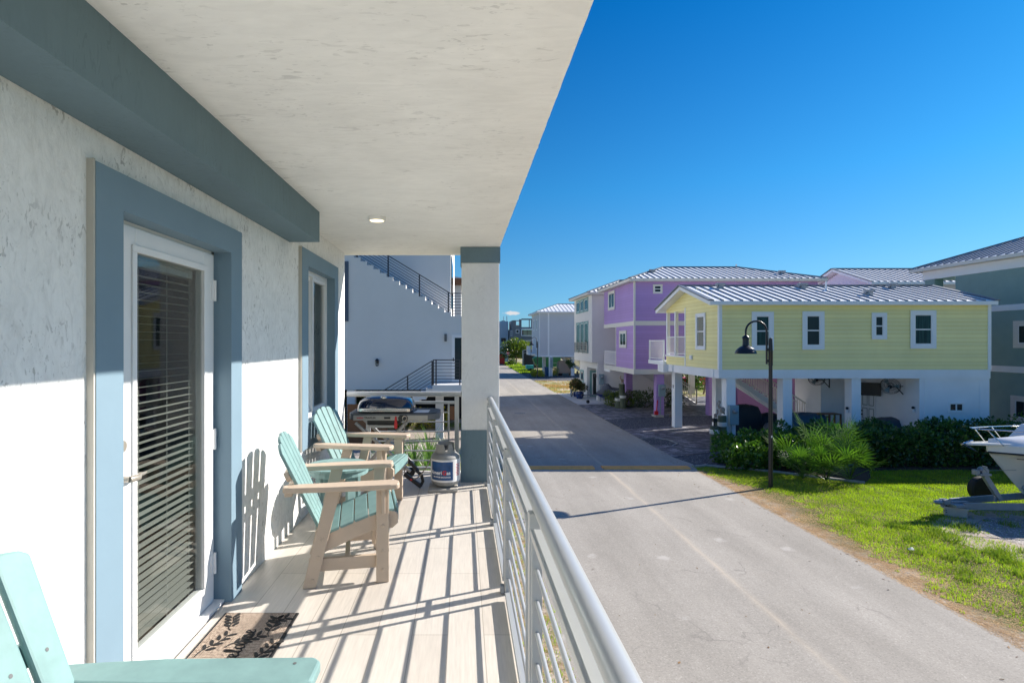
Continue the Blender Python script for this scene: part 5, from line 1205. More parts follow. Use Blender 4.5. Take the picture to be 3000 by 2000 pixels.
piling(XP(2116, 22.0), 22.0, .165, 1.35, 'tallest piling at the yellow house corner, carrying a pelican', g1, True)
piling(XP(2100, 22.5), 22.5, .13, 1.15, 'thin piling half hidden behind the rope banded one', g1)
pelican(XP(2112, 22.0), 22.0, 1.355, .78, R(190), 'painted pelican statue on the tallest piling by the yellow house')
pelican(XP(2099, 22.5), 22.5, 1.155, .5, R(10), 'small white pelican statue on the thin piling by the yellow house')
b = MB(); lx_, ly_ = XP(2093, 21.9), 21.9; b.box(lx_ - .07, lx_ + .07, ly_ - .07, ly_ + .07, 1.12, 1.26); b.box(lx_ - .02, lx_ + .02, ly_ - .02, ly_ + .02, .955, 1.12); tag(b.build('path_light', 'plastic', None), 'small black solar light on the short rope banded piling', 'light')
piling(XP(1813, 35.8), 35.8, .24, .72, 'short rope banded piling in front of the purple column', g2, True)
piling(XP(1825, 35.6), 35.6, .20, 1.0, 'middle piling beside the purple column', g2, True)
piling(XP(1822, 36.2), 36.2, .20, 1.55, 'tall piling with a pelican beside the purple column', g2)
pelican(XP(1821, 36.2), 36.2, 1.555, .72, R(200), 'brown pelican statue beside the purple column')

# ================================================================== PURPLE HOUSE
PH = thing('purple_house', 'purple two storey house with white metal roof raised on purple columns', 'house', (15, 35, 0))
PS, PN, PW, PE = 32.0, 38.8, 10.0, 20.75
z0, z1, z2, z3, z4 = 2.44, 2.74, 5.30, 5.56, 7.92
b = MB(); b.box(PW + .001, PE, PS + .001, 35.8, z1, z2); b.box(PW + 1.6, PE, 35.8, PN, z1, z2); b.box(PW + .001, PE, PS + .001, PN, z3, z4)
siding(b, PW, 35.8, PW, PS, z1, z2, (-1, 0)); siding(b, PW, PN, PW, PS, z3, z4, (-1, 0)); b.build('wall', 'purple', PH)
b = MB(); b.box(PW - .03, PE, PS - .03, PN, z2, z3); b.box(PW - .03, PE, PS - .03, PN, z0, z1 - .001); b.box(PW - .03, PW + .07, PS - .03, PS + .07, z1, z2); b.box(PW - .03, PW + .07, PS - .03, PS + .07, z3, z4); b.box(PW - .025, PW + .05, 35.74, 35.84, z1, z2); b.build('band', 'cream', PH)
hip_roof(PH, 9.6, 21.1, 31.6, 39.2, 8.02, 9.16, 3.3, fascia='cream', sp=.37)
cyl_vent(PH, XP(1911, 33.6), 33.6, 8.58); cyl_vent(PH, XP(2290, 33.0), 33.0, 8.43)
b = MB(); b.tube([(XP(2157, 35.4), 35.4, 9.1), (XP(2157, 35.4), 35.4, 9.36)], .05, 8); b.build('vent_pipe', 'trim', PH)
window(PH, 'W', PW - .024, 36.0, 37.6, CZ + 2.18, CZ + 3.45, 'slider', .15, tm='cream')
window(PH, 'W', PW - .024, 33.4, 34.9, CZ - .33, CZ + .74, 'slider', .15, tm='cream')
window(PH, 'S', PS, 11.1, 11.65, CZ + 2.86, CZ + 3.4, 'hung', .07, tm='cream')
pickets(PH, (PW + .05, 38.75, 0), (PW + .05, 35.85, 0), z1, .95, .11)
for (x0, y0) in ((11.0, 37.0), (11.3, 32.0), (14.38, 32.0), (17.5, 37.2)):
    b = MB(); b.box(x0, x0 + .46, y0, y0 + .46, 0, z0 - .002); b.build('column', 'purple', PH, bevel=.01)
b = MB(); b.box(16.2, 20.7, 32.3, 34.2, 0, z0 - .002); b.build('storage_wall', 'purple_d', PH)
stair(PH, 12.5, 2.5, 13, 37.55, 38.4)
stb = MB(); stb.box(10.0, 12.5, 37.4, 38.8, z0 - .15, z0 - .003); stb.build('stair_landing', 'beam_w', PH)
mt(XP(1929, 31.95), XP(1948, 31.95), 31.99, ZP(1160, 32), ZP(1126, 32), 'pale green electric meter box on the purple column')
b = MB(); sx_ = XP(1922, 31.6); b.tube([(sx_, 31.6, .1), (sx_ + .14, 31.75, .95)], .03, 8); b.box(sx_ - .1, sx_ + .1, 31.5, 31.62, .02, .35); tag(b.build('red_shovel', 'red', None), 'red shovel leaning on the purple column', 'shovel')
b = MB(); b.box(XP(1915, 31.5), XP(1940, 31.5), 31.2, 31.9, .03, .12); tag(b.build('step_slab', 'block', None), 'low pale slab at the foot of the purple column', 'slab')
for i_ in range(5):
    pass
b = MB()
for i_ in range(7):
    q = random.uniform(-.2, .2); b.tube([(11.9 + q, 31.3 + i_ * .05, .08 + (i_ % 3) * .09), (12.5 + q, 31.5 + i_ * .04, .12 + (i_ % 3) * .1)], .05, 7)
tag(b.build('driftwood', 'bark', None), 'heap of driftwood at the foot of the purple column', 'driftwood')
hedge('hedge', 'dark hedge behind the rope banded pilings of the purple house', 11.6, 14.2, 36.0, 36.9, 1.15, 2600, .11, 'treed')
hedge('hedge', 'bright green rounded hedge left of the purple column pilings', 9.9, 11.2, 36.4, 37.2, 1.1, 2200, .11, 'tree')
# trees in the yard beyond
tree('yard_tree', 'dark leafy tree glimpsed between the yellow house columns', (20.0, 45.5, 0), 7.0, (2.8, 2.5, 2.6), 3500, .22, 'treed', group=None)
tree('yard_tree', 'brighter leafy tree seen left of the dark one under the yellow house', (18.2, 47.5, 0), 6.5, (2.0, 2.0, 2.3), 2600, .2, 'tree')
hedge('hedge', 'low dark shrubs at the back of the yard under the houses', 16.2, 21.5, 49.5, 51, 2.4, 3500, .22, 'treed')
car = thing('parked_car', 'red car parked beyond the yard trees', 'car', (22.6, 51.8, 0))
def simple_car(t, x, y, L_, col, ang=0):
    body = [(-L_ / 2, .35), (-L_ / 2, .8), (-L_ * .42, .95), (-L_ * .28, 1.0), (-L_ * .12, 1.42), (L_ * .2, 1.45), (L_ * .36, 1.02), (L_ * .48, .92), (L_ / 2, .7), (L_ / 2, .35)]
    b = MB(); b.prism([(x + u, v) for u, v in body], 'y', y - .85, y + .85); b.build('body', col, t, bevel=.05)
    b = MB(); b.prism([(x - L_ * .24, 1.0), (x - L_ * .11, 1.36), (x + L_ * .19, 1.39), (x + L_ * .32, 1.0)], 'y', y - .856, y + .856); b.build('side_window', 'dglass', t)
    for sx in (-1, 1):
        for sy in (-1, 1):
            b = MB(); b.lathe([(.33, 0), (.33, .22)], n=20, T=Matrix.Translation((x + sx * L_ * .31, y + sy * .75 + .11, .33)) @ Matrix.Rotation(R(90), 4, 'X')); w_ = b.build('wheel', 'rubber', t)
            b = MB(); b.lathe([(.2, 0), (.2, .23)], n=16, T=Matrix.Translation((x + sx * L_ * .31, y + sy * .75 + .115, .33)) @ Matrix.Rotation(R(90), 4, 'X')); b.build('rim', 'galv', w_)
simple_car(car, 22.6, 51.8, 4.4, 'red')
# ================================================================== WHITE HOUSE WITH TEAL WINDOWS
TH = thing('white_house', 'tall white house with teal framed window triplets beyond the purple house', 'house', (14, 43, 0))
TS, TN, TW, TE = 39.95, 46.3, 9.4, 19.5
b = MB(); b.box(TW, TE, TS, TN, CZ - 1.45, CZ + 3.54); b.build('wall', 'far_white', TH)
hip_roof(TH, 9.0, 19.9, 39.6, 46.7, CZ + 3.66, CZ + 4.9, 3.3, fascia='cream')
b = MB(); xg = 9.8; zc = CZ - 1.452
b.box(xg, xg + .2, 43.3, TN - .1, 0, zc); b.box(xg, xg + .2, TS + .35, 43.3, 2.35, zc); b.box(xg, xg + .35, TS + .05, TS + .35, 0, zc); b.box(xg + 1.4, xg + 1.6, TS + .35, 43.3, 0, 2.35); b.box(xg + .2, xg + 1.4, 43.2, 43.3, 0, 2.35); b.box(xg + .35, 15.5, TS + .05, TS + .2, 0, zc); b.box(xg, 15.5, 46.1, 46.2, 0, zc)
b.build('ground_floor_wall', 'far_white', TH)
for yy in (TS + .05, 45.8):
    b = MB(); b.box(19.0, 19.4, yy, yy + .4, 0, zc); b.build('column', 'far_white', TH)
def yw_(px, X): return FP * X / (px - PX)
for (a_, c_) in ((1723.5, 1712), (1710, 1700.5), (1698.5, 1689)):
    y0, y1 = yw_(a_, TW), yw_(c_, TW)
    window(TH, 'W', TW, y0, y1, CZ + 2.36, CZ + 3.42, 'fixed', .13, tm='teal_trim'); window(TH, 'W', TW, y0, y1, CZ - .80, CZ + 1.62, 'fixed', .13, tm='teal_trim', gm='curtain')
b = MB(); rods(b, (TW - .12, yw_(1724, TW), CZ - .78), (TW - .12, yw_(1688, TW), CZ - .78), .0, .78, 5, r=.012, post=[0, .33, .66, 1], pr=.03)
for k in range(24): yy = yw_(1724, TW) + k * (yw_(1688, TW) - yw_(1724, TW)) / 23; b.box(TW - .13, TW - .11, yy - .01, yy + .01, CZ - .78, CZ)
b.build('juliet_railing', 'alu', TH)
window(TH, 'W', xg, yw_(1712, xg) + .2, yw_(1702.5, xg) + .2, 1.0, 2.05, 'fixed', .14, tm='teal_trim')
b = MB(); ring(b, 'S', 43.2, 9.98, 11.18, 0, 2.1, .17, 0, .04); b.build('door_trim', 'teal_trim', TH)
b = MB(); ring(b, 'S', 43.2, 10.15, 11.01, 0, 1.93, .08, 0, .03); d_ = b.build('door', 'whitepl', TH); b = MB(); fb(b, 'S', 43.2, 10.23, 10.93, .02, 1.85, 0, .01); b.build('door_glass', 'dglass', d_)
mt(XP(1755, 39.9), XP(1768, 39.9), 39.94, ZP(1126, 39.9), ZP(1095, 39.9), 'dark grey electric meter box on the white house corner')
for (px_, py_, X_, lab_) in ((1696, 1091, 9.8, 'black wall lamp at the far edge of the white house'), (1749, 1101, 9.78, 'black wall lamp on the corner pier of the white house')):
    yy = yw_(px_, X_) ; b = MB(); z_ = ZP(py_, yy); b.ell((X_ - .12, yy, z_), (.1, .1, .17), 8, 6); tag(b.build('wall_lamp', 'blackm', None), lab_, 'wall light')
# plants in blue pots, dog figure
for (px_, y_, r_, lab_) in ((1698, 41.6, .30, 'larger potted croton in a blue pot by the white house'), (1688, 43.0, .24, 'smaller potted croton in a blue pot by the white house')):
    x_ = XP(px_, y_); t = thing('potted_plant', lab_, 'potted plant', (x_, y_, 0), group='blue pots by the white house')
    b = MB(); b.lathe([(r_ * .7, 0), (r_, r_ * .7), (r_ * 1.05, r_ * 1.5), (r_ * .92, r_ * 1.8), (r_ * .9, r_ * 1.72)], c=(x_, y_, .03), n=20); b.build('pot', 'pot', t, smooth=True)
    V, F = clumps([((x_ + random.uniform(-.35, .35), y_ + random.uniform(-.3, .3), random.uniform(.75, 1.25)), (.3, .3, .3)) for _ in range(6)], 900, .16, .5, .5); raw_mesh('foliage', V, F, 'redleaf', t)
b = MB(); x_, y_ = XP(1674, 43.2), 43.2; b.ell((x_, y_, .22), (.12, .18, .2), 12, 8); b.ell((x_, y_ - .06, .48), (.11, .12, .12), 12, 8); b.tube([(x_, y_ - .15, .45), (x_, y_ - .24, .43)], [.05, .04], 8); b.ell((x_ - .08, y_, .58), (.03, .03, .06), 6, 5); b.ell((x_ + .08, y_, .58), (.03, .03, .06), 6, 5); tag(b.build('dog_figure', 'galv', None, smooth=True), 'small grey sitting dog figure beside the blue pots', 'statue')
# jet ski on trailer
js = thing('covered_jet_ski', 'jet ski under a charcoal cover in front of the white house', 'jet ski', (11.2, 38.3, 0)); jy = 38.4
jx = lambda px: XP(px, jy); jz = lambda py: ZP(py, jy)
b = MB(); secs = [(1747, 1148, 1153, .08), (1760, 1140, 1154, .35), (1775, 1122, 1153, .5), (1783, 1124, 1153, .52), (1792, 1133, 1152, .54), (1810, 1136, 1151, .55), (1826, 1136, 1150, .5)]
vs = []; fs = []
for px_, pt, pb, w_ in secs:
    for k in range(9):
        a = math.pi * k / 8; vs.append((jx(px_), jy - w_ * math.cos(a), jz(pb) + (jz(pt) - jz(pb)) * math.sin(a) ** .8))
for i in range(len(secs) - 1):
    for k in range(8): fs.append((i * 9 + k, i * 9 + k + 1, (i + 1) * 9 + k + 1, (i + 1) * 9 + k))
fs.append(tuple(range((len(secs) - 1) * 9, len(secs) * 9))); b.add(vs, fs); b.build('cover', 'tarp_grey', js, smooth=True)
b = MB(); vs = []; fs = []
for px_, pt, pb, w_ in secs:
    u = (px_ - 1747) / 80; 
    for (yy, zz) in ((-w_, jz(pb)), (-w_ * .8, jz(pb) - .25 * min(1, .2 + u * 3)), (0, jz(pb) - .42 * min(1, .15 + u * 2.5)), (w_ * .8, jz(pb) - .25 * min(1, .2 + u * 3)), (w_, jz(pb))): vs.append((jx(px_), jy + yy, zz))
for i in range(len(secs) - 1):
    for k in range(4): fs.append((i * 5 + k, (i + 1) * 5 + k, (i + 1) * 5 + k + 1, i * 5 + k + 1))
fs.append(tuple(range((len(secs) - 1) * 5, len(secs) * 5))); b.add(vs, fs); b.build('hull', 'hullblue', js, smooth=True)
T = Matrix.Translation((jx(1781), jy - .60, jz(1146))) @ Matrix.Rotation(R(90), 4, 'X'); b = MB(); b.text('WaveRunner', .22, T, ext=.004); b.build('lettering', 'label_t', js)
tr_ = thing('jet_ski_trailer', 'small galvanised trailer with jockey wheel under the covered jet ski', 'trailer', (10, 38.3, 0))
b = MB(); b.bar((XP(1706, 38.4), 38.4, .62), (XP(1860, 38.4), 38.4, .60), .08, .08); b.bar((XP(1790, 38.4), 37.8, .6), (XP(1860, 38.4), 37.8, .6), .06, .06); b.bar((XP(1790, 38.4), 39.0, .6), (XP(1860, 38.4), 39.0, .6), .06, .06); b.bar((XP(1730, 38.4), 38.4, .62), (XP(1727, 38.4), 38.4, 1.0), .06, .06); b.bar((XP(1722, 38.4), 38.4, .25), (XP(1722, 38.4), 38.4, .85), .05, .05); b.build('frame', 'galv', tr_)
b = MB(); b.lathe([(.12, 0), (.12, .06)], n=16, T=Matrix.Translation((XP(1722.5, 38.4), 38.43, .145)) @ Matrix.Rotation(R(90), 4, 'X')); b.build('jockey_wheel', 'rubber', tr_)
b = MB(); b.ell((XP(1707, 38.4), 38.4, .62), (.12, .07, .07), 10, 6); b.build('coupler', 'blackm', tr_)
for yy in (37.75, 39.05): b = MB(); b.lathe([(.26, 0), (.26, .16)], n=20, T=Matrix.Translation((XP(1830, 38.4), yy + .08, .28)) @ Matrix.Rotation(R(90), 4, 'X')); b.build('wheel', 'rubber', tr_)
b = MB(); b.lathe([(.06, 0), (.06, .03)], n=12, T=Matrix.Translation((XP(1758, 38.4), 38.35, .62)) @ Matrix.Rotation(R(90), 4, 'X')); b.build('reflector', 'bump_y', tr_)

# ================================================================== FAR BLUE GREY HOUSE + STREET END
GH = thing('grey_house', 'pale blue grey sided house with white metal roof farther down the road', 'house', (14, 74, 0))
b = MB(); b.box(9.75, 22, 70, 78, CZ - 1.66, CZ + 3.85); b.build('wall', 'far_grey', GH)
b = MB(); b.box(9.70, 9.78, 69.97, 70.03, CZ - 1.66, CZ + 3.85); b.box(XP(1607, 70) - .1, XP(1607, 70) + .1, 69.96, 70, CZ - 1.66, CZ + 3.85); b.box(9.70, 22, 69.96, 70, CZ - 1.85, CZ - 1.66); b.box(9.7, 9.76, 70, 78, CZ - 1.85, CZ - 1.66); b.build('corner_board', 'trim', GH)
hip_roof(GH, 9.3, 22.4, 69.6, 78.4, CZ + 3.95, CZ + 5.2, 3.5, sp=.5)
for (a_, c_, z0_, z1_) in ((72.2, 73.2, CZ + 1.6, CZ + 3.1), (75.0, 76, CZ + 1.6, CZ + 3.1), (72.2, 73.4, CZ - .9, CZ + .4)): window(GH, 'W', 9.75, a_, c_, z0_, z1_, 'fixed', .12)
for (px0, y_) in ((1590, 74.5), (1609, 69.7), (1673, 70.5)):
    b = MB(); x_ = XP(px0, y_); b.box(x_, x_ + .42, y_, y_ + .45, 0, CZ - 1.86); b.build('column', 'beam_w', GH)
b = MB(); b.box(9.0, 9.75, 74.0, 78, CZ - 1.7, CZ - 1.5); b.build('porch_deck', 'trim', GH); pickets(GH, (9.05, 78, 0), (9.05, 74, 0), CZ - 1.5, 1.0, .14, pw=.04)
stair(GH, 13.0, 2.5, 12, 71.5, 72.5)
mt(XP(1612, 69.6), XP(1620, 69.6), 69.65, 1.1, 2.4, 'grey meter box on the front column of the blue grey house')
sm = thing('golf_cart', 'golf cart under a tan cover below the blue grey house', 'golf cart', (13.3, 71.5, 0))
b = MB(); y_ = 71.5; X0, X1 = XP(1631, y_), XP(1680, y_); b.prism([(X0, .3), (X0 + .15, 1.75), (X0 + .35, 1.95), (X1 - .1, 1.9), (X1, 1.6), (X1 + .05, .3)], 'y', y_ - .6, y_ + .6); b.build('cover', 'tarp_tan', sm, bevel=.06)
for xx in (X0 + .45, X1 - .3):
    b = MB(); b.lathe([(.23, 0), (.23, 1.0)], n=16, T=Matrix.Translation((xx, y_ + .5, .24)) @ Matrix.Rotation(R(90), 4, 'X')); b.build('wheel', 'rubber', sm)
tree('standard_tree', 'small lollipop shaped tree in front of the tan golf cart', (XP(1670, 68), 68, 0), 2.25, (.62, .6, .6), 900, .14, 'treed', trunk_h=1.1, tr=.05)
hedge('shrub', 'golden green shrubs at the foot of the second street lamp', XP(1562, 68.6), XP(1586, 68.6), 68.2, 69.2, .85, 1500, .14, 'ylw')
hedge('shrub', 'golden green shrub behind the front columns of the blue grey house', XP(1622, 70.6), XP(1629, 70.6), 70.5, 71.2, 1.0, 500, .14, 'ylw')
b = MB(); x_ = XP(1604, 72); b.prism([(x_ - .28, 0), (x_ - .36, 1.0), (x_ + .36, 1.0), (x_ + .28, 0)], 'y', 71.7, 72.3); b.box(x_ - .39, x_ + .39, 71.66, 72.36, 1.001, 1.07); tag(b.build('wheelie_bin', 'bluep', None), 'dark blue wheeled bin under the blue grey house', 'bin')
# boats and trailers down the road
bo = thing('covered_boat', 'green hulled boat with black top on a trailer beyond the second street lamp', 'boat', (12, 84, 0)); y_ = 84
b = MB(); b.prism([(XP(1565, y_), 1.1), (XP(1560, y_), 1.9), (XP(1572, y_), 2.2), (XP(1640, y_), 2.2), (XP(1640, y_), .6), (XP(1575, y_), .5)], 'y', y_ - 1, y_ + 1); b.build('hull', 'greenp', bo, bevel=.1)
b = MB(); b.bar((XP(1562, y_), y_ - .8, .45), (XP(1640, y_), y_ - .8, .45), .12, .12); b.bar((XP(1562, y_), y_ - .8, 1.2), (XP(1640, y_), y_ - 1.05, 1.2), .06, .06); b.build('trailer_frame', 'galv', bo)
rvt = thing('flatbed_trailer', 'tall black enclosed trailer with silver roof rails by the far trees', 'trailer', (10, 92, 0)); y_ = 92
b = MB(); b.prism([(XP(1535, y_), .55), (XP(1533, y_), 2.9), (XP(1540, y_), 3.0), (XP(1585, y_), 3.2), (XP(1585, y_), .55)], 'y', y_ - .9, y_ + .9); b.build('box', 'tarp_black', rvt)
b = MB(); b.bar((XP(1532, y_), y_ - .95, 3.02), (XP(1585, y_), y_ - .95, 3.25), .1, .12); b.bar((XP(1533, y_), y_ - .95, 2.6), (XP(1575, y_), y_ - .95, 2.8), .08, .1); b.bar((XP(1530, y_), y_ - .95, .5), (XP(1530, y_), y_ - .95, 3.0), .15, .2); b.bar((XP(1527, y_), y_ - .95, .5), (XP(1585, y_), y_ - .95, .5), .1, .1); b.build('roof_rail', 'galv', rvt)
for xx in (XP(1545, y_), XP(1565, y_)): b = MB(); b.lathe([(.32, 0), (.32, .2)], n=16, T=Matrix.Translation((xx, y_ - .8, .33)) @ Matrix.Rotation(R(90), 4, 'X')); b.build('wheel', 'rubber', rvt)
ut = thing('utility_trailer', 'low teal panelled utility trailer beside the road', 'trailer', (10.5, 80, 0)); y_ = 80
b = MB(); b.box(XP(1541, y_), XP(1562, y_), y_ - .7, y_ + .7, .45, 1.0); b.build('bed', 'teal_b', ut); b = MB(); b.bar((XP(1541, y_), y_ - .72, 1.05), (XP(1575, y_), y_ - .72, 1.1), .05, .06); b.bar((XP(1562, y_), y_ - .72, .4), (XP(1562, y_), y_ - .72, 1.5), .05, .05); b.bar((XP(1540, y_), y_, .40), (XP(1530, y_), y_, .4), .08, .08); b.build('frame', 'galv', ut)
for yy in (y_ - .78, y_ + .95): b = MB(); b.lathe([(.28, 0), (.28, .17)], n=14, T=Matrix.Translation((XP(1553, y_), yy, .29)) @ Matrix.Rotation(R(90), 4, 'X')); b.build('wheel', 'rubber', ut)
cp = MB(); 
# unfinished grey building
UB = thing('unfinished_building', 'dark grey block building with open window holes above the far tree', 'building', (12, 116, 0)); y_ = 112
def bx2(b, p0, p1, q0, q1, d0, d1): b.box(XP(p0, y_), XP(p1, y_), y_ + d0, y_ + d1, ZP(q1, y_), ZP(q0, y_))
b = MB()
for (p0, p1, q0, q1) in ((1502, 1512, 938, 1030), (1512, 1521, 938, 941), (1512, 1521, 952, 1030), (1521, 1528, 935, 1030), (1528, 1575, 933, 937), (1528, 1575, 958, 964), (1528, 1575, 983, 993), (1550, 1552, 937, 958), (1556, 1575, 937, 958)): bx2(b, p0, p1, q0, q1, 0, .4)
bx2(b, 1502, 1503.5, 938, 1030, .4, 9); bx2(b, 1528, 1575, 993, 1030, .5, .8); bx2(b, 1503, 1575, 958, 962, .4, 9); bx2(b, 1496.5, 1502, 965, 1030, 1, 9); b.build('wall', 'concbl', UB)
b = MB(); ring(b, 'S', y_ - .01, XP(1527, y_), XP(1576, y_), ZP(984, y_), ZP(963, y_), .14, 0, .2); ring(b, 'S', y_ - .01, XP(1527, y_), XP(1576, y_), ZP(1012, y_), ZP(996, y_), .14, 0, .2); ring(b, 'S', y_ - .01, XP(1511, y_), XP(1521, y_), ZP(976, y_), ZP(965, y_), .1, 0, .1); ring(b, 'S', y_ - .01, XP(1511, y_), XP(1521, y_), ZP(953, y_), ZP(940, y_), .08, 0, .1); ring(b, 'S', y_ + .98, XP(1497.5, y_), XP(1502, y_), ZP(985, y_), ZP(967, y_), .1, 0, .1); wf_ = b.build('window_frame', 'trim', UB)
b = MB(); bx2(b, 1533, 1574, 966, 982, -.02, .1); bx2(b, 1530, 1574, 998, 1010, -.02, .1); b.build('pane', 'gglass', wf_)
b = MB(); bx2(b, 1528.5, 1533, 966, 982, -.03, .1); bx2(b, 1544, 1545.5, 966, 982, -.05, .1); bx2(b, 1512, 1520, 967, 974, -.02, .1); bx2(b, 1498.5, 1501, 969, 983, .93, 1.1); b.build('pane', 'dglass', wf_)
BT = thing('blue_grey_tower', 'plain blue grey block building at the far left end of the road', 'building', (6, 118, 0)); y_ = 116
b = MB(); bx2(b, 1440, 1489, 941, 1062, 0, 10); b.build('wall', 'bluew', BT); b = MB(); bx2(b, 1468, 1481.5, 990, 1001, -.05, 0); b.build('window', 'dglass', BT); b = MB(); bx2(b, 1472, 1482, 938, 941, 2, 4); b.build('roof_hatch', 'dgrey', BT)
b = MB(); b.tube([(XP(1475.5, 118), 118, 8.8), (XP(1475.5, 118), 118, 9.9)], .06, 5); b.tube([(XP(1485, 118), 118, 8.8), (XP(1485, 118), 118, 10.0)], .08, 5); b.build('antennas', 'galv', BT)
CB = thing('cream_building', 'sunlit cream building sliver between the block buildings', 'building', (11, 130, 0)); y_ = 140
b = MB(); bx2(b, 1488, 1500, 969, 1040, 0, 8); b.build('wall', 'creamw', CB); b = MB(); bx2(b, 1487, 1501, 966, 969, -.5, 8); b.build('roof', 'seam', CB); b = MB(); bx2(b, 1491, 1493, 974, 988, -.05, 0); b.build('window', 'dglass', CB)
tree('street_tree', 'round crowned green tree at the far end of the road', (XP(1511, 106), 106, 0), 5.2, (3.4, 2.6, 2.2), 4200, .34, 'tree', trunk_h=1.9, tr=.16)
tree('street_tree', 'second far tree partly behind the first, right of it', (XP(1540, 110), 110, 0), 4.7, (2.6, 2.2, 1.9), 2600, .34, 'tree', trunk_h=1.9, tr=.14)
hedge('clipped_bush', 'dark clipped bush beside the stop sign', XP(1494, 103), XP(1505, 103), 102.6, 103.4, 1.5, 900, .18, 'treed')
sg = thing('stop_sign', 'red octagonal stop sign at the far end of the road', 'sign', (8.4, 104, 0)); y_ = 103; x_ = XP(1488, y_); z_ = ZP(1034, y_)
b = MB(); b.prism([(x_ + .30 * math.cos(R(22.5 + 45 * k)), z_ + .30 * math.sin(R(22.5 + 45 * k))) for k in range(8)], 'y', y_ - .02, y_); pl = b.build('sign_panel', 'red', sg)
b = MB(); b.text('STOP', .25, Matrix.Translation((x_, y_ - .025, z_ - .09)) @ Matrix.Rotation(R(90), 4, 'X'), ext=.003, align='CENTER', bold=.008); b.build('lettering', 'label_t', pl)
b = MB(); b.box(x_ - .04, x_ + .04, y_ + .001, y_ + .06, 0, z_ + .3); b.build('post', 'galv', sg)
dp = thing('dumpster', 'red dumpster at the far left end of the road', 'dumpster', (7, 108, 0)); y_ = 106
b = MB(); b.prism([(XP(1462, y_), .15), (XP(1461, y_), ZP(1039, y_)), (XP(1480, y_), ZP(1039, y_)), (XP(1479, y_), .15)], 'y', y_, y_ + 1.8); b.build('bin', 'red', dp); b = MB(); b.prism([(XP(1461, y_), ZP(1039, y_) + .005), (XP(1468, y_), ZP(1036.5, y_)), (XP(1480, y_), ZP(1039, y_) + .005)], 'y', y_ - .03, y_ + 1.85); b.build('lid', 'plastic', dp)
# background fence and tree line at the street end
hedge('hedge', 'long row of shrubs behind the far street end', -30, 60, 150, 154, 4.0, 6000, .8, 'treed')

# ================================================================== GREEN HOUSE + LILAC HOUSE RIGHT
EH = thing('green_house', 'sea green stucco house with white bands at the right edge', 'house', (27, 22, 0))
EX, EN, ES = 24.5, 27.2, 22.1
b = MB(); b.box(EX, EX + 9, ES, EN, 0, CZ + 3.56); b.build('wall', 'green', EH)
for (a_, c_) in ((CZ + 1.43, CZ + 1.70), (CZ - 1.34, CZ - 1.06)): b = MB(); b.box(EX - .03, EX, ES, EN, a_, c_); b.build('band', 'trim', EH)
b = MB()
b.box(EX - .03, EX + .02, ES, 29.1, CZ + 3.30 , CZ + 3.75); b.box(EX + .02, EX + 9, 29.05, 29.1, CZ + 3.30, CZ + 3.75); b.build('fascia_band', 'trim', EH)
b = MB(); b.box(EX, EX + .45, 28.4, 29.0, 0, CZ + 3.3); b.box(EX + .02, EX + 9, EN, 29.04, CZ + .2 - .15, CZ + .2); b.box(EX + .02, EX + 9, EN, 29.04, CZ + 3.5, CZ + 3.56); b.build('porch_column', 'green', EH)
hip_roof(EH, EX - .45, EX + 9.5, 21.7, 29.5, CZ + 3.9, CZ + 5.38, 3.9, fascia='cream')
b = MB(); A_ = [(EX - .4, 10, CZ + 3.9), (EX - .4, 29.5, CZ + 3.9)]
for (py0, py1) in ((940, 1019), (1157, 1232)):
    y0, y1 = 23.2, yw_(2962 if py0 > 1000 else 2970, EX); window(EH, 'W', EX, y0, y1, ZP(py1, y1), ZP(py0, y1), 'slider', .2, tm='cream')
LH = thing('lilac_house', 'pale lilac house with white gable roof behind the yellow house', 'house', (30, 36, 0))
b = MB(); b.box(24.8, 40, 33.0, 39, 0, CZ + 3.6); b.prism([(33.0, CZ + 3.6), (39, CZ + 3.6), (36, CZ + 4.6)], 'x', 24.8, 40); b.build('wall', 'lilac', LH); hip_roof(LH, 24.3, 40.5, 32.5, 39.5, CZ + 3.62, CZ + 4.84, 0, gable=True)

# ================================================================== STREET LAMPS, BUMPS, HEDGES, PALMETTOS
def street_lamp():
    t = thing('street_lamp', 'black gooseneck street lamp on the lawn in front of the yellow house', 'street lamp', (9.08, 16.15, 0), group='gooseneck street lamps')
    b = MB(); b.lathe([(.10, 0), (.10, .02), (.062, .03), (.058, 2.0), (.05, 4.02), (.05, 4.06)], n=20); b.build('pole', 'blackm', t, smooth=True, local=True)
    b = MB(); b.lathe([(.062, 3.62), (.062, 4.02), (.066, 4.03), (.06, 4.08), (.052, 4.30), (.045, 4.42), (.02, 4.44)], n=20); b.box(-.10, -.03, -.02, .02, 3.72, 3.80); b.box(-.10, -.03, -.02, .02, 4.05, 4.13); b.build('collar', 'blackm', t, smooth=True, local=True)
    b = MB(); pts = [(-.115, 0, 3.66), (-.115, 0, 4.55)]; cx, cz_, r = -.425, 4.62, .31
    for k in range(13): a = math.pi * k / 12; pts.append((cx + r * math.cos(a), 0, cz_ + r * math.sin(a)))
    pts.append((cx - r, 0, 4.50)); b.tube(pts, .028, 12); b.build('arm', 'blackm', t, smooth=True, local=True)
    b = MB(); b.lathe([(.03, 4.52), (.055, 4.50), (.095, 4.46), (.10, 4.42), (.085, 4.40), (.09, 4.24), (.10, 4.20), (.16, 4.17), (.24, 4.10), (.29, 4.02), (.30, 3.97), (.295, 3.97), (.27, 4.03), (.20, 4.10)], c=(cx - r, 0, 0), n=32); b.build('lamp_shade', 'blackm', t, smooth=True, local=True)
    b = MB(); b.box(-.02, .02, -.064, -.06, 2.0 - .5, 2.06 - .5); b.build('tag_plate', 'label_w', t, local=True)
    return t
sl1 = street_lamp()
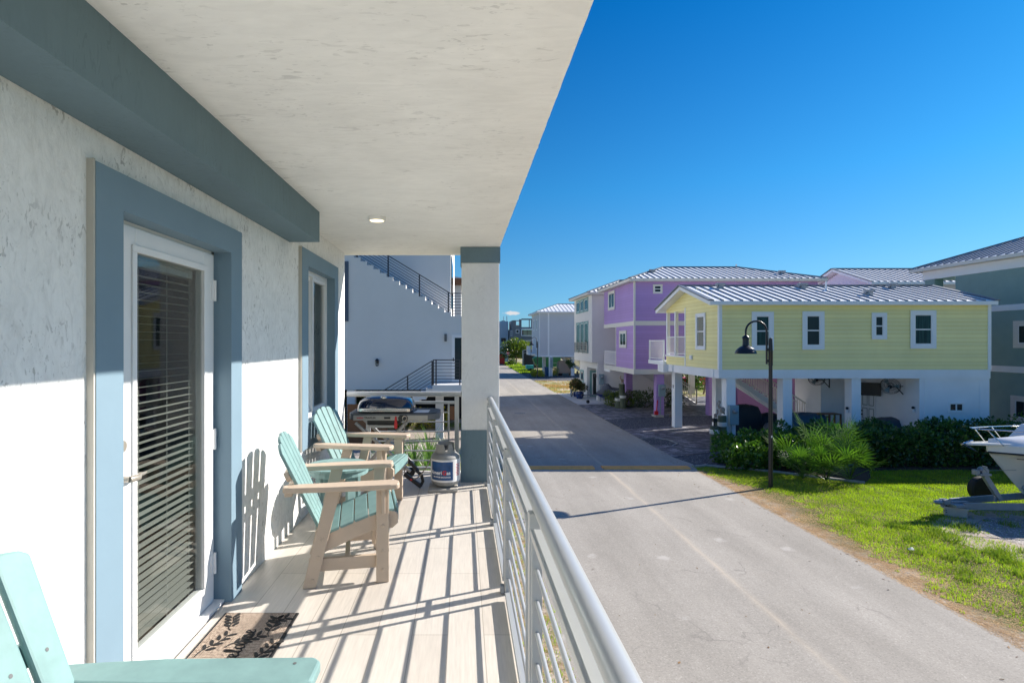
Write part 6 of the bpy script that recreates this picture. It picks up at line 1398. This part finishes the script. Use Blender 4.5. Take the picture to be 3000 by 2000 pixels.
sl2 = copy_tree(sl1, 'second black gooseneck street lamp, small, far down the road by the blue grey house', (9.05, 66.8, 0))
def bump_(x0, x1, label):
    b = MB(); b.prism([(18.45, .0125), (18.55, .055), (18.7, .065), (18.85, .055), (18.95, .0125)], 'x', x0, x1); tag(b.build('speed_bump', 'bump_y', None, smooth=True), label, 'speed bump', 'speed bumps across the road')
b = MB(); qx, qy, _ = P(2665, 1617, 4.3 * 1600 / 614); b.add([(qx, qy, .05), (qx + .14, qy + .02, .03), (qx + .13, qy + .09, .07), (qx + .03, qy + .10, .04), (qx + .08, qy + .05, .09)], [(0, 1, 4), (1, 2, 4), (2, 3, 4), (3, 0, 4)]); tag(b.build('paper_scrap', 'label_w', None), 'crumpled white paper scrap lying on the lawn near the road', 'litter')
bump_(1.6, 4.45, 'left half of the faded yellow speed bump across the road'); bump_(4.75, 7.7, 'right half of the faded yellow speed bump, nearer the lawn')
b = MB(); 
for k in range(6): b.box(3.1 + k * .11, 3.17 + k * .11, 33.0, 33.35, .0125, .02)
tag(b.build('drain_cover', 'blackm', None), 'dark drain grate in the shaded road', 'drain')
hedge('hedge', 'dark green leafy hedge along the yellow house, right of the palmettos', 11.9, 20.8, 18.9, 20.5, 1.45, 30000, .125, 'hedge', top=.22)
hedge('hedge', 'brighter round leaved shrub hedge left of the palmettos, behind the lamp post', 9.3, 11.6, 18.5, 19.7, 1.25, 9000, .125, 'hedge_l', top=.3)
hedge('hedge', 'sunlit shrubs by the green house behind the boat rail', 21.3, 24.2, 19.5, 21.0, 1.9, 3500, .13, 'hedge_l', top=.3)
def palmetto(x, y, s, n, label, lean=(0, 0)):
    t = thing('palmetto', label, 'palm plant', (x, y, 0), group='palmettos in the bed by the lamp')
    Vs = []; Fs = []; k = 0; stx = MB()
    for i in range(n):
        az = 2 * math.pi * i / n * 2.4 + random.uniform(-.3, .3); el = random.uniform(.2, 1.35); L_ = s * random.uniform(.55, .95)
        base = np.array([x, y, .1]); d = np.array([math.cos(az) * math.cos(el), math.sin(az) * math.cos(el), math.sin(el)]); c = base + d * L_
        stx.tube([tuple(base), tuple(base + d * L_ * .5 + np.array([0, 0, .03])), tuple(c)], [.014, .01, .008], 5)
        u = d + np.array([0, 0, .25]); u /= np.linalg.norm(u); sd = np.cross(u, [0, 0, 1.]); sd /= np.linalg.norm(sd) + 1e-9; nn = np.cross(sd, u)
        m_ = 17; fl = s * random.uniform(.50, .70)
        for q in range(m_):
            a = -1.95 + 3.9 * q / (m_ - 1); dr = u * math.cos(a) + sd * math.sin(a); ll = fl * (1 - .12 * abs(a)) * random.uniform(.92, 1.05)
            sv_ = np.cross(dr, nn); w_ = .021; mid = c + dr * ll * .5 + nn * (.02 * (q % 2)); tip = c + dr * ll + np.array([0, 0, -.10 * ll * random.uniform(.3, 1.6)])
            Vs += [c, mid - sv_ * w_, tip, mid + sv_ * w_]; Fs.append((k, k + 1, k + 2, k + 3)); k += 4
    raw_mesh('fronds', np.array(Vs), np.array(Fs), 'palm', t); stx.build('stems', 'palm', t); return t
for (px_, y_, s_, n_, lab_) in ((2345, 17.9, 1.30, 12, 'tall palmetto at the back left of the clump, right of the lamp post'), (2428, 18.0, 1.45, 12, 'tall palmetto at the back centre of the clump'), (2352, 16.9, .85, 11, 'low palmetto at the front left of the clump'), (2420, 16.7, .9, 11, 'low palmetto at the front centre of the clump'), (2490, 16.8, 1.05, 13, 'wide palmetto at the right end of the clump')): palmetto(XP(px_, y_), y_, s_, n_, lab_)

# ================================================================== BOAT AND TRAILER
BT_ = thing('motor_boat', 'white fishing boat with steel bow rail on a trailer at the right edge', 'boat', (15, 14, 0)); by = 14.0
def hull_sec(u):
    # u 0..1 from stem to midship (x 13.45 -> 19.5)
    x = 13.45 + 6.0 * u; half = 1.15 * (1 - (1 - min(1, u * 1.5)) ** 2.2); chine = 1.0 * (1 - (1 - min(1, u * 1.25)) ** 1.7)
    keel = .42 + 1.0 * max(0, 1 - u / .045) ** 1.3; zc = .85 + .60 * max(0, 1 - u / .40) ** 1.3; zg = 1.50 - .08 * u
    return x, half, chine, min(keel, zg - .05), min(zc, zg - .03), zg
us = [0, .012, .025, .045, .09, .14, .2, .28, .38, .5, .65, .82, 1.0]
vs = []; fs = []
for u in us:
    x, h_, c_, k_, zc, zg = hull_sec(u); xk = x + .95 * max(0, 1 - u / .35) * (zg - k_) * .0
    vs += [(x, by - h_, zg), (x + (.25 if u < .3 else 0) * (1 - u / .3), by - (h_ * .35 + c_ * .6), (zg + zc) / 2), (x, by - c_ * .85, zc), (x, by, k_), (x, by + c_ * .85, zc), (x, by + (h_ * .35 + c_ * .6), (zg + zc) / 2), (x, by + h_, zg)]
# rake the stem: lower points sit farther aft
vs = [(x + max(0, (1.50 - z)) * .62 * max(0, 1 - (x - 13.45) / 4.0), y, z) for x, y, z in vs]
for i in range(len(us) - 1):
    for k in range(6): fs.append((i * 7 + k, (i + 1) * 7 + k, (i + 1) * 7 + k + 1, i * 7 + k + 1))
fs.append(tuple(range((len(us) - 1) * 7, len(us) * 7)))
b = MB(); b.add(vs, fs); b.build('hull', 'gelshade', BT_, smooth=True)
# upper hull side / deck
b = MB(); vs = []; fs = []
for u in us:
    x, h_, c_, k_, zc, zg = hull_sec(u); zd = zg + .20 + .06 * (1 - u)
    vs += [(x - .02, by - h_ - .02, zg + .01), (x - .04 , by - h_ - .03, zd - .06), (x, by - h_ * .90, zd), (x, by - h_ * .55, zd + .05 + .10 * min(1, u * 4)), (x, by, zd + .08 + .16 * min(1, u * 4)), (x, by + h_ * .55, zd + .05 + .10 * min(1, u * 4)), (x, by + h_ * .90, zd), (x - .04, by + h_ + .03, zd - .06), (x - .02, by + h_ + .02, zg + .01)]
for i in range(len(us) - 1):
    for k in range(8): fs.append((i * 9 + k, i * 9 + k + 1, (i + 1) * 9 + k + 1, (i + 1) * 9 + k))
fs.append(tuple(range(9))[::-1]); b.add(vs, fs); b.build('deck', 'gel', BT_, smooth=True)
b = MB(); b.tube([(hull_sec(u)[0] - .03, by - hull_sec(u)[1] - .03, hull_sec(u)[5]) for u in us], .022, 8); b.tube([(hull_sec(u)[0] - .03, by + hull_sec(u)[1] + .03, hull_sec(u)[5]) for u in us], .022, 8); b.tube([(hull_sec(u)[0] + .28, by - hull_sec(u)[1] * .93 - .03, hull_sec(u)[5] - .14) for u in us[3:]], .010, 6); b.build('rub_rail', 'plastic', BT_, smooth=True)
b = MB(); b.prism([(12.95, by - .10), (12.85, by - .05), (12.85, by + .05), (12.95, by + .10), (14.4, by + .32), (14.6, by), (14.4, by - .32)], 'z', 1.68, 1.745); b.prism([(14.6, 1.72), (15.0, 2.12), (18.5, 2.3), (18.5, 1.72)], 'y', by - .7, by + .7); b.build('pulpit_and_cabin', 'gel', BT_, bevel=.02)
b = MB(); b.tube([(13.05, by, 1.79), (12.9, by, 1.75), (12.75, by, 1.68)], .02, 8); b.add([(12.78, by - .10, 1.72), (12.66, by, 1.75), (12.78, by + .1, 1.72), (13.05, by, 1.60), (13.2, by - .02, 1.48)], [(0, 1, 2, 3), (0, 3, 4), (2, 3, 4)]); b.build('anchor', 'chrome', BT_)
b = MB()
for sg_ in (-1, 1):
    b.tube([(13.1, by + sg_ * .13, 2.10), (13.7, by + sg_ * .34, 2.09), (14.4, by + sg_ * .62, 2.06), (15.6, by + sg_ * .95, 2.04), (18, by + sg_ * 1.12, 2.0)], .016, 8)
    for (px_, q_) in ((13.25, .18), (13.95, .44), (14.9, .78), (16.4, 1.0)): b.tube([(px_, by + sg_ * q_, 2.09), (px_ + .36, by + sg_ * (q_ + .06), 1.70)], .013, 6)
b.tube([(13.1, by - .13, 2.10), (13.04, by, 2.10), (13.1, by + .13, 2.10)], .016, 8); b.build('bow_rail', 'chrome', BT_, smooth=True)
TR = thing('boat_trailer', 'galvanised boat trailer with winch post standing on a concrete block', 'trailer', (14, 13.5, 0)); ty_ = 13.6
b = MB()
xa = XP(2740, 13.5)
b.bar((XP(2795, 13.5), 13.55, .33), (XP(2840, 13.5), 13.55, .33), .12, .07); b.bar((xa + .25, 13.55, .33), (XP(2795, 13.5), 13.55, .33), .09, .08)
b.bar((XP(2832, 13.3), 13.35, .30), (19.2, 12.95, .36), .06, .16); b.bar((XP(2832, 13.3), 13.75, .30), (19.2, 15.1, .36), .06, .16)
b.bar((XP(2832, 13.3), 13.3, .30), (XP(2832, 13.3), 13.8, .30), .5, .06)
for xx, y0_, y1_ in ((14.9, 13.25, 14.1), (16.3, 13.15, 14.5), (18, 13.05, 14.9)): b.bar((xx, y0_, .34), (xx, y1_, .34), .1, .08)
b.bar((14.6, 14.0, .37), (14.3, 14.0, .62), .08, .08); b.bar((15.2, 13.6, .38), (17, 13.6, .60), .1, .06); b.build('frame', 'galv', TR)
b = MB(); p0 = P(2930, 1464, 13.6); p1 = P(2884, 1392, 13.6); b.bar(p0, p1, .09, .11); b.bar((p0[0] - .12, 13.6, .34), (p0[0] - .10, 13.6, .62), .04, .05); b.build('winch_post', 'galv', TR)
wz = P(2880, 1378, 13.6); b = MB(); b.lathe([(.09, -.07), (.09, -.06), (.05, -.055), (.05, .055), (.09, .06), (.09, .07)], n=18, T=Matrix.Translation(wz) @ Matrix.Rotation(R(90), 4, 'X')); b.box(wz[0] - .15, wz[0] + .12, 13.5, 13.7, wz[2] - .11, wz[2] - .06); b.bar((wz[0] - .02, 13.47, wz[2]), (wz[0] - .13, 13.47, wz[2] + .14), .03, .02); b.tube([(wz[0] - .13, 13.47, wz[2] + .14), (wz[0] - .13, 13.36, wz[2] + .14)], .014, 8); b.box(wz[0] - .22, wz[0] - .14, 13.53, 13.67, wz[2] - .10, wz[2] + .02); b.build('winch', 'galv', TR)
b = MB(); b.tube([(wz[0] + .05, 13.6, wz[2]), (14.15, 13.95, 1.05)], .006, 5); b.build('winch_cable', 'galv', TR)
b = MB(); b.ell((xa + .16, 13.55, .35), (.16, .07, .06), 12, 8); b.box(xa + .2, xa + .36, 13.47, 13.63, .30, .42); b.build('coupler', 'galv', TR)
b = MB()
for k in range(9): b.tube([(xa + .28 + .02 * math.sin(k), 13.50 + .05 * (k % 2), .28 - k * .028), (xa + .31, 13.52, .26 - k * .028)], .012, 5)
b.build('safety_chain', 'blackm', TR)
def wheel(t, x, y, r, w_, name='wheel', T0=None):
    T = Matrix.Translation((x, y, r)) @ Matrix.Rotation(R(90), 4, 'X'); b = MB(); b.lathe([(r * .62, -w_ / 2), (r * .9, -w_ / 2), (r, -w_ * .36), (r, w_ * .36), (r * .9, w_ / 2), (r * .62, w_ / 2)], n=30, T=T); o = b.build(name, 'rubber', t, smooth=True)
    b = MB(); b.lathe([(r * .62, -w_ * .42), (r * .5, -w_ * .2), (r * .2, -w_ * .25), (r * .05, -w_ * .3)], n=24, T=T); b.lathe([(r * .62, w_ * .42), (r * .5, w_ * .25), (r * .1, w_ * .3)], n=24, T=T); b.build('rim', 'galv', o, smooth=True)
wheel(TR, XP(2874, 14.9), 14.9, .32, .2, 'spare_wheel'); wheel(TR, 18.2, 12.8, .33, .22); wheel(TR, 18.2, 15.3, .33, .22)
bl_ = MB(); x_ = XP(2840, 13.2); Tb = Matrix.Translation((x_, 13.45, 0)) @ Matrix.Rotation(R(-32), 4, 'Z')
bl_.box(-.30, .12, -.10, .10, .014, .205, T=Tb); tag(bl_.build('concrete_block', 'block', None, bevel=.006), 'hollow concrete block under the boat trailer tongue', 'concrete block')
bl_ = MB(); bl_.box(-.36, .15, -.11, .11, .206, .245, T=Tb); tag(bl_.build('wood_plank', 'pile', None, bevel=.004), 'weathered plank between the concrete block and the trailer tongue', 'plank')
bpy.data.objects['wood_plank'].data.materials[0] = M['block']
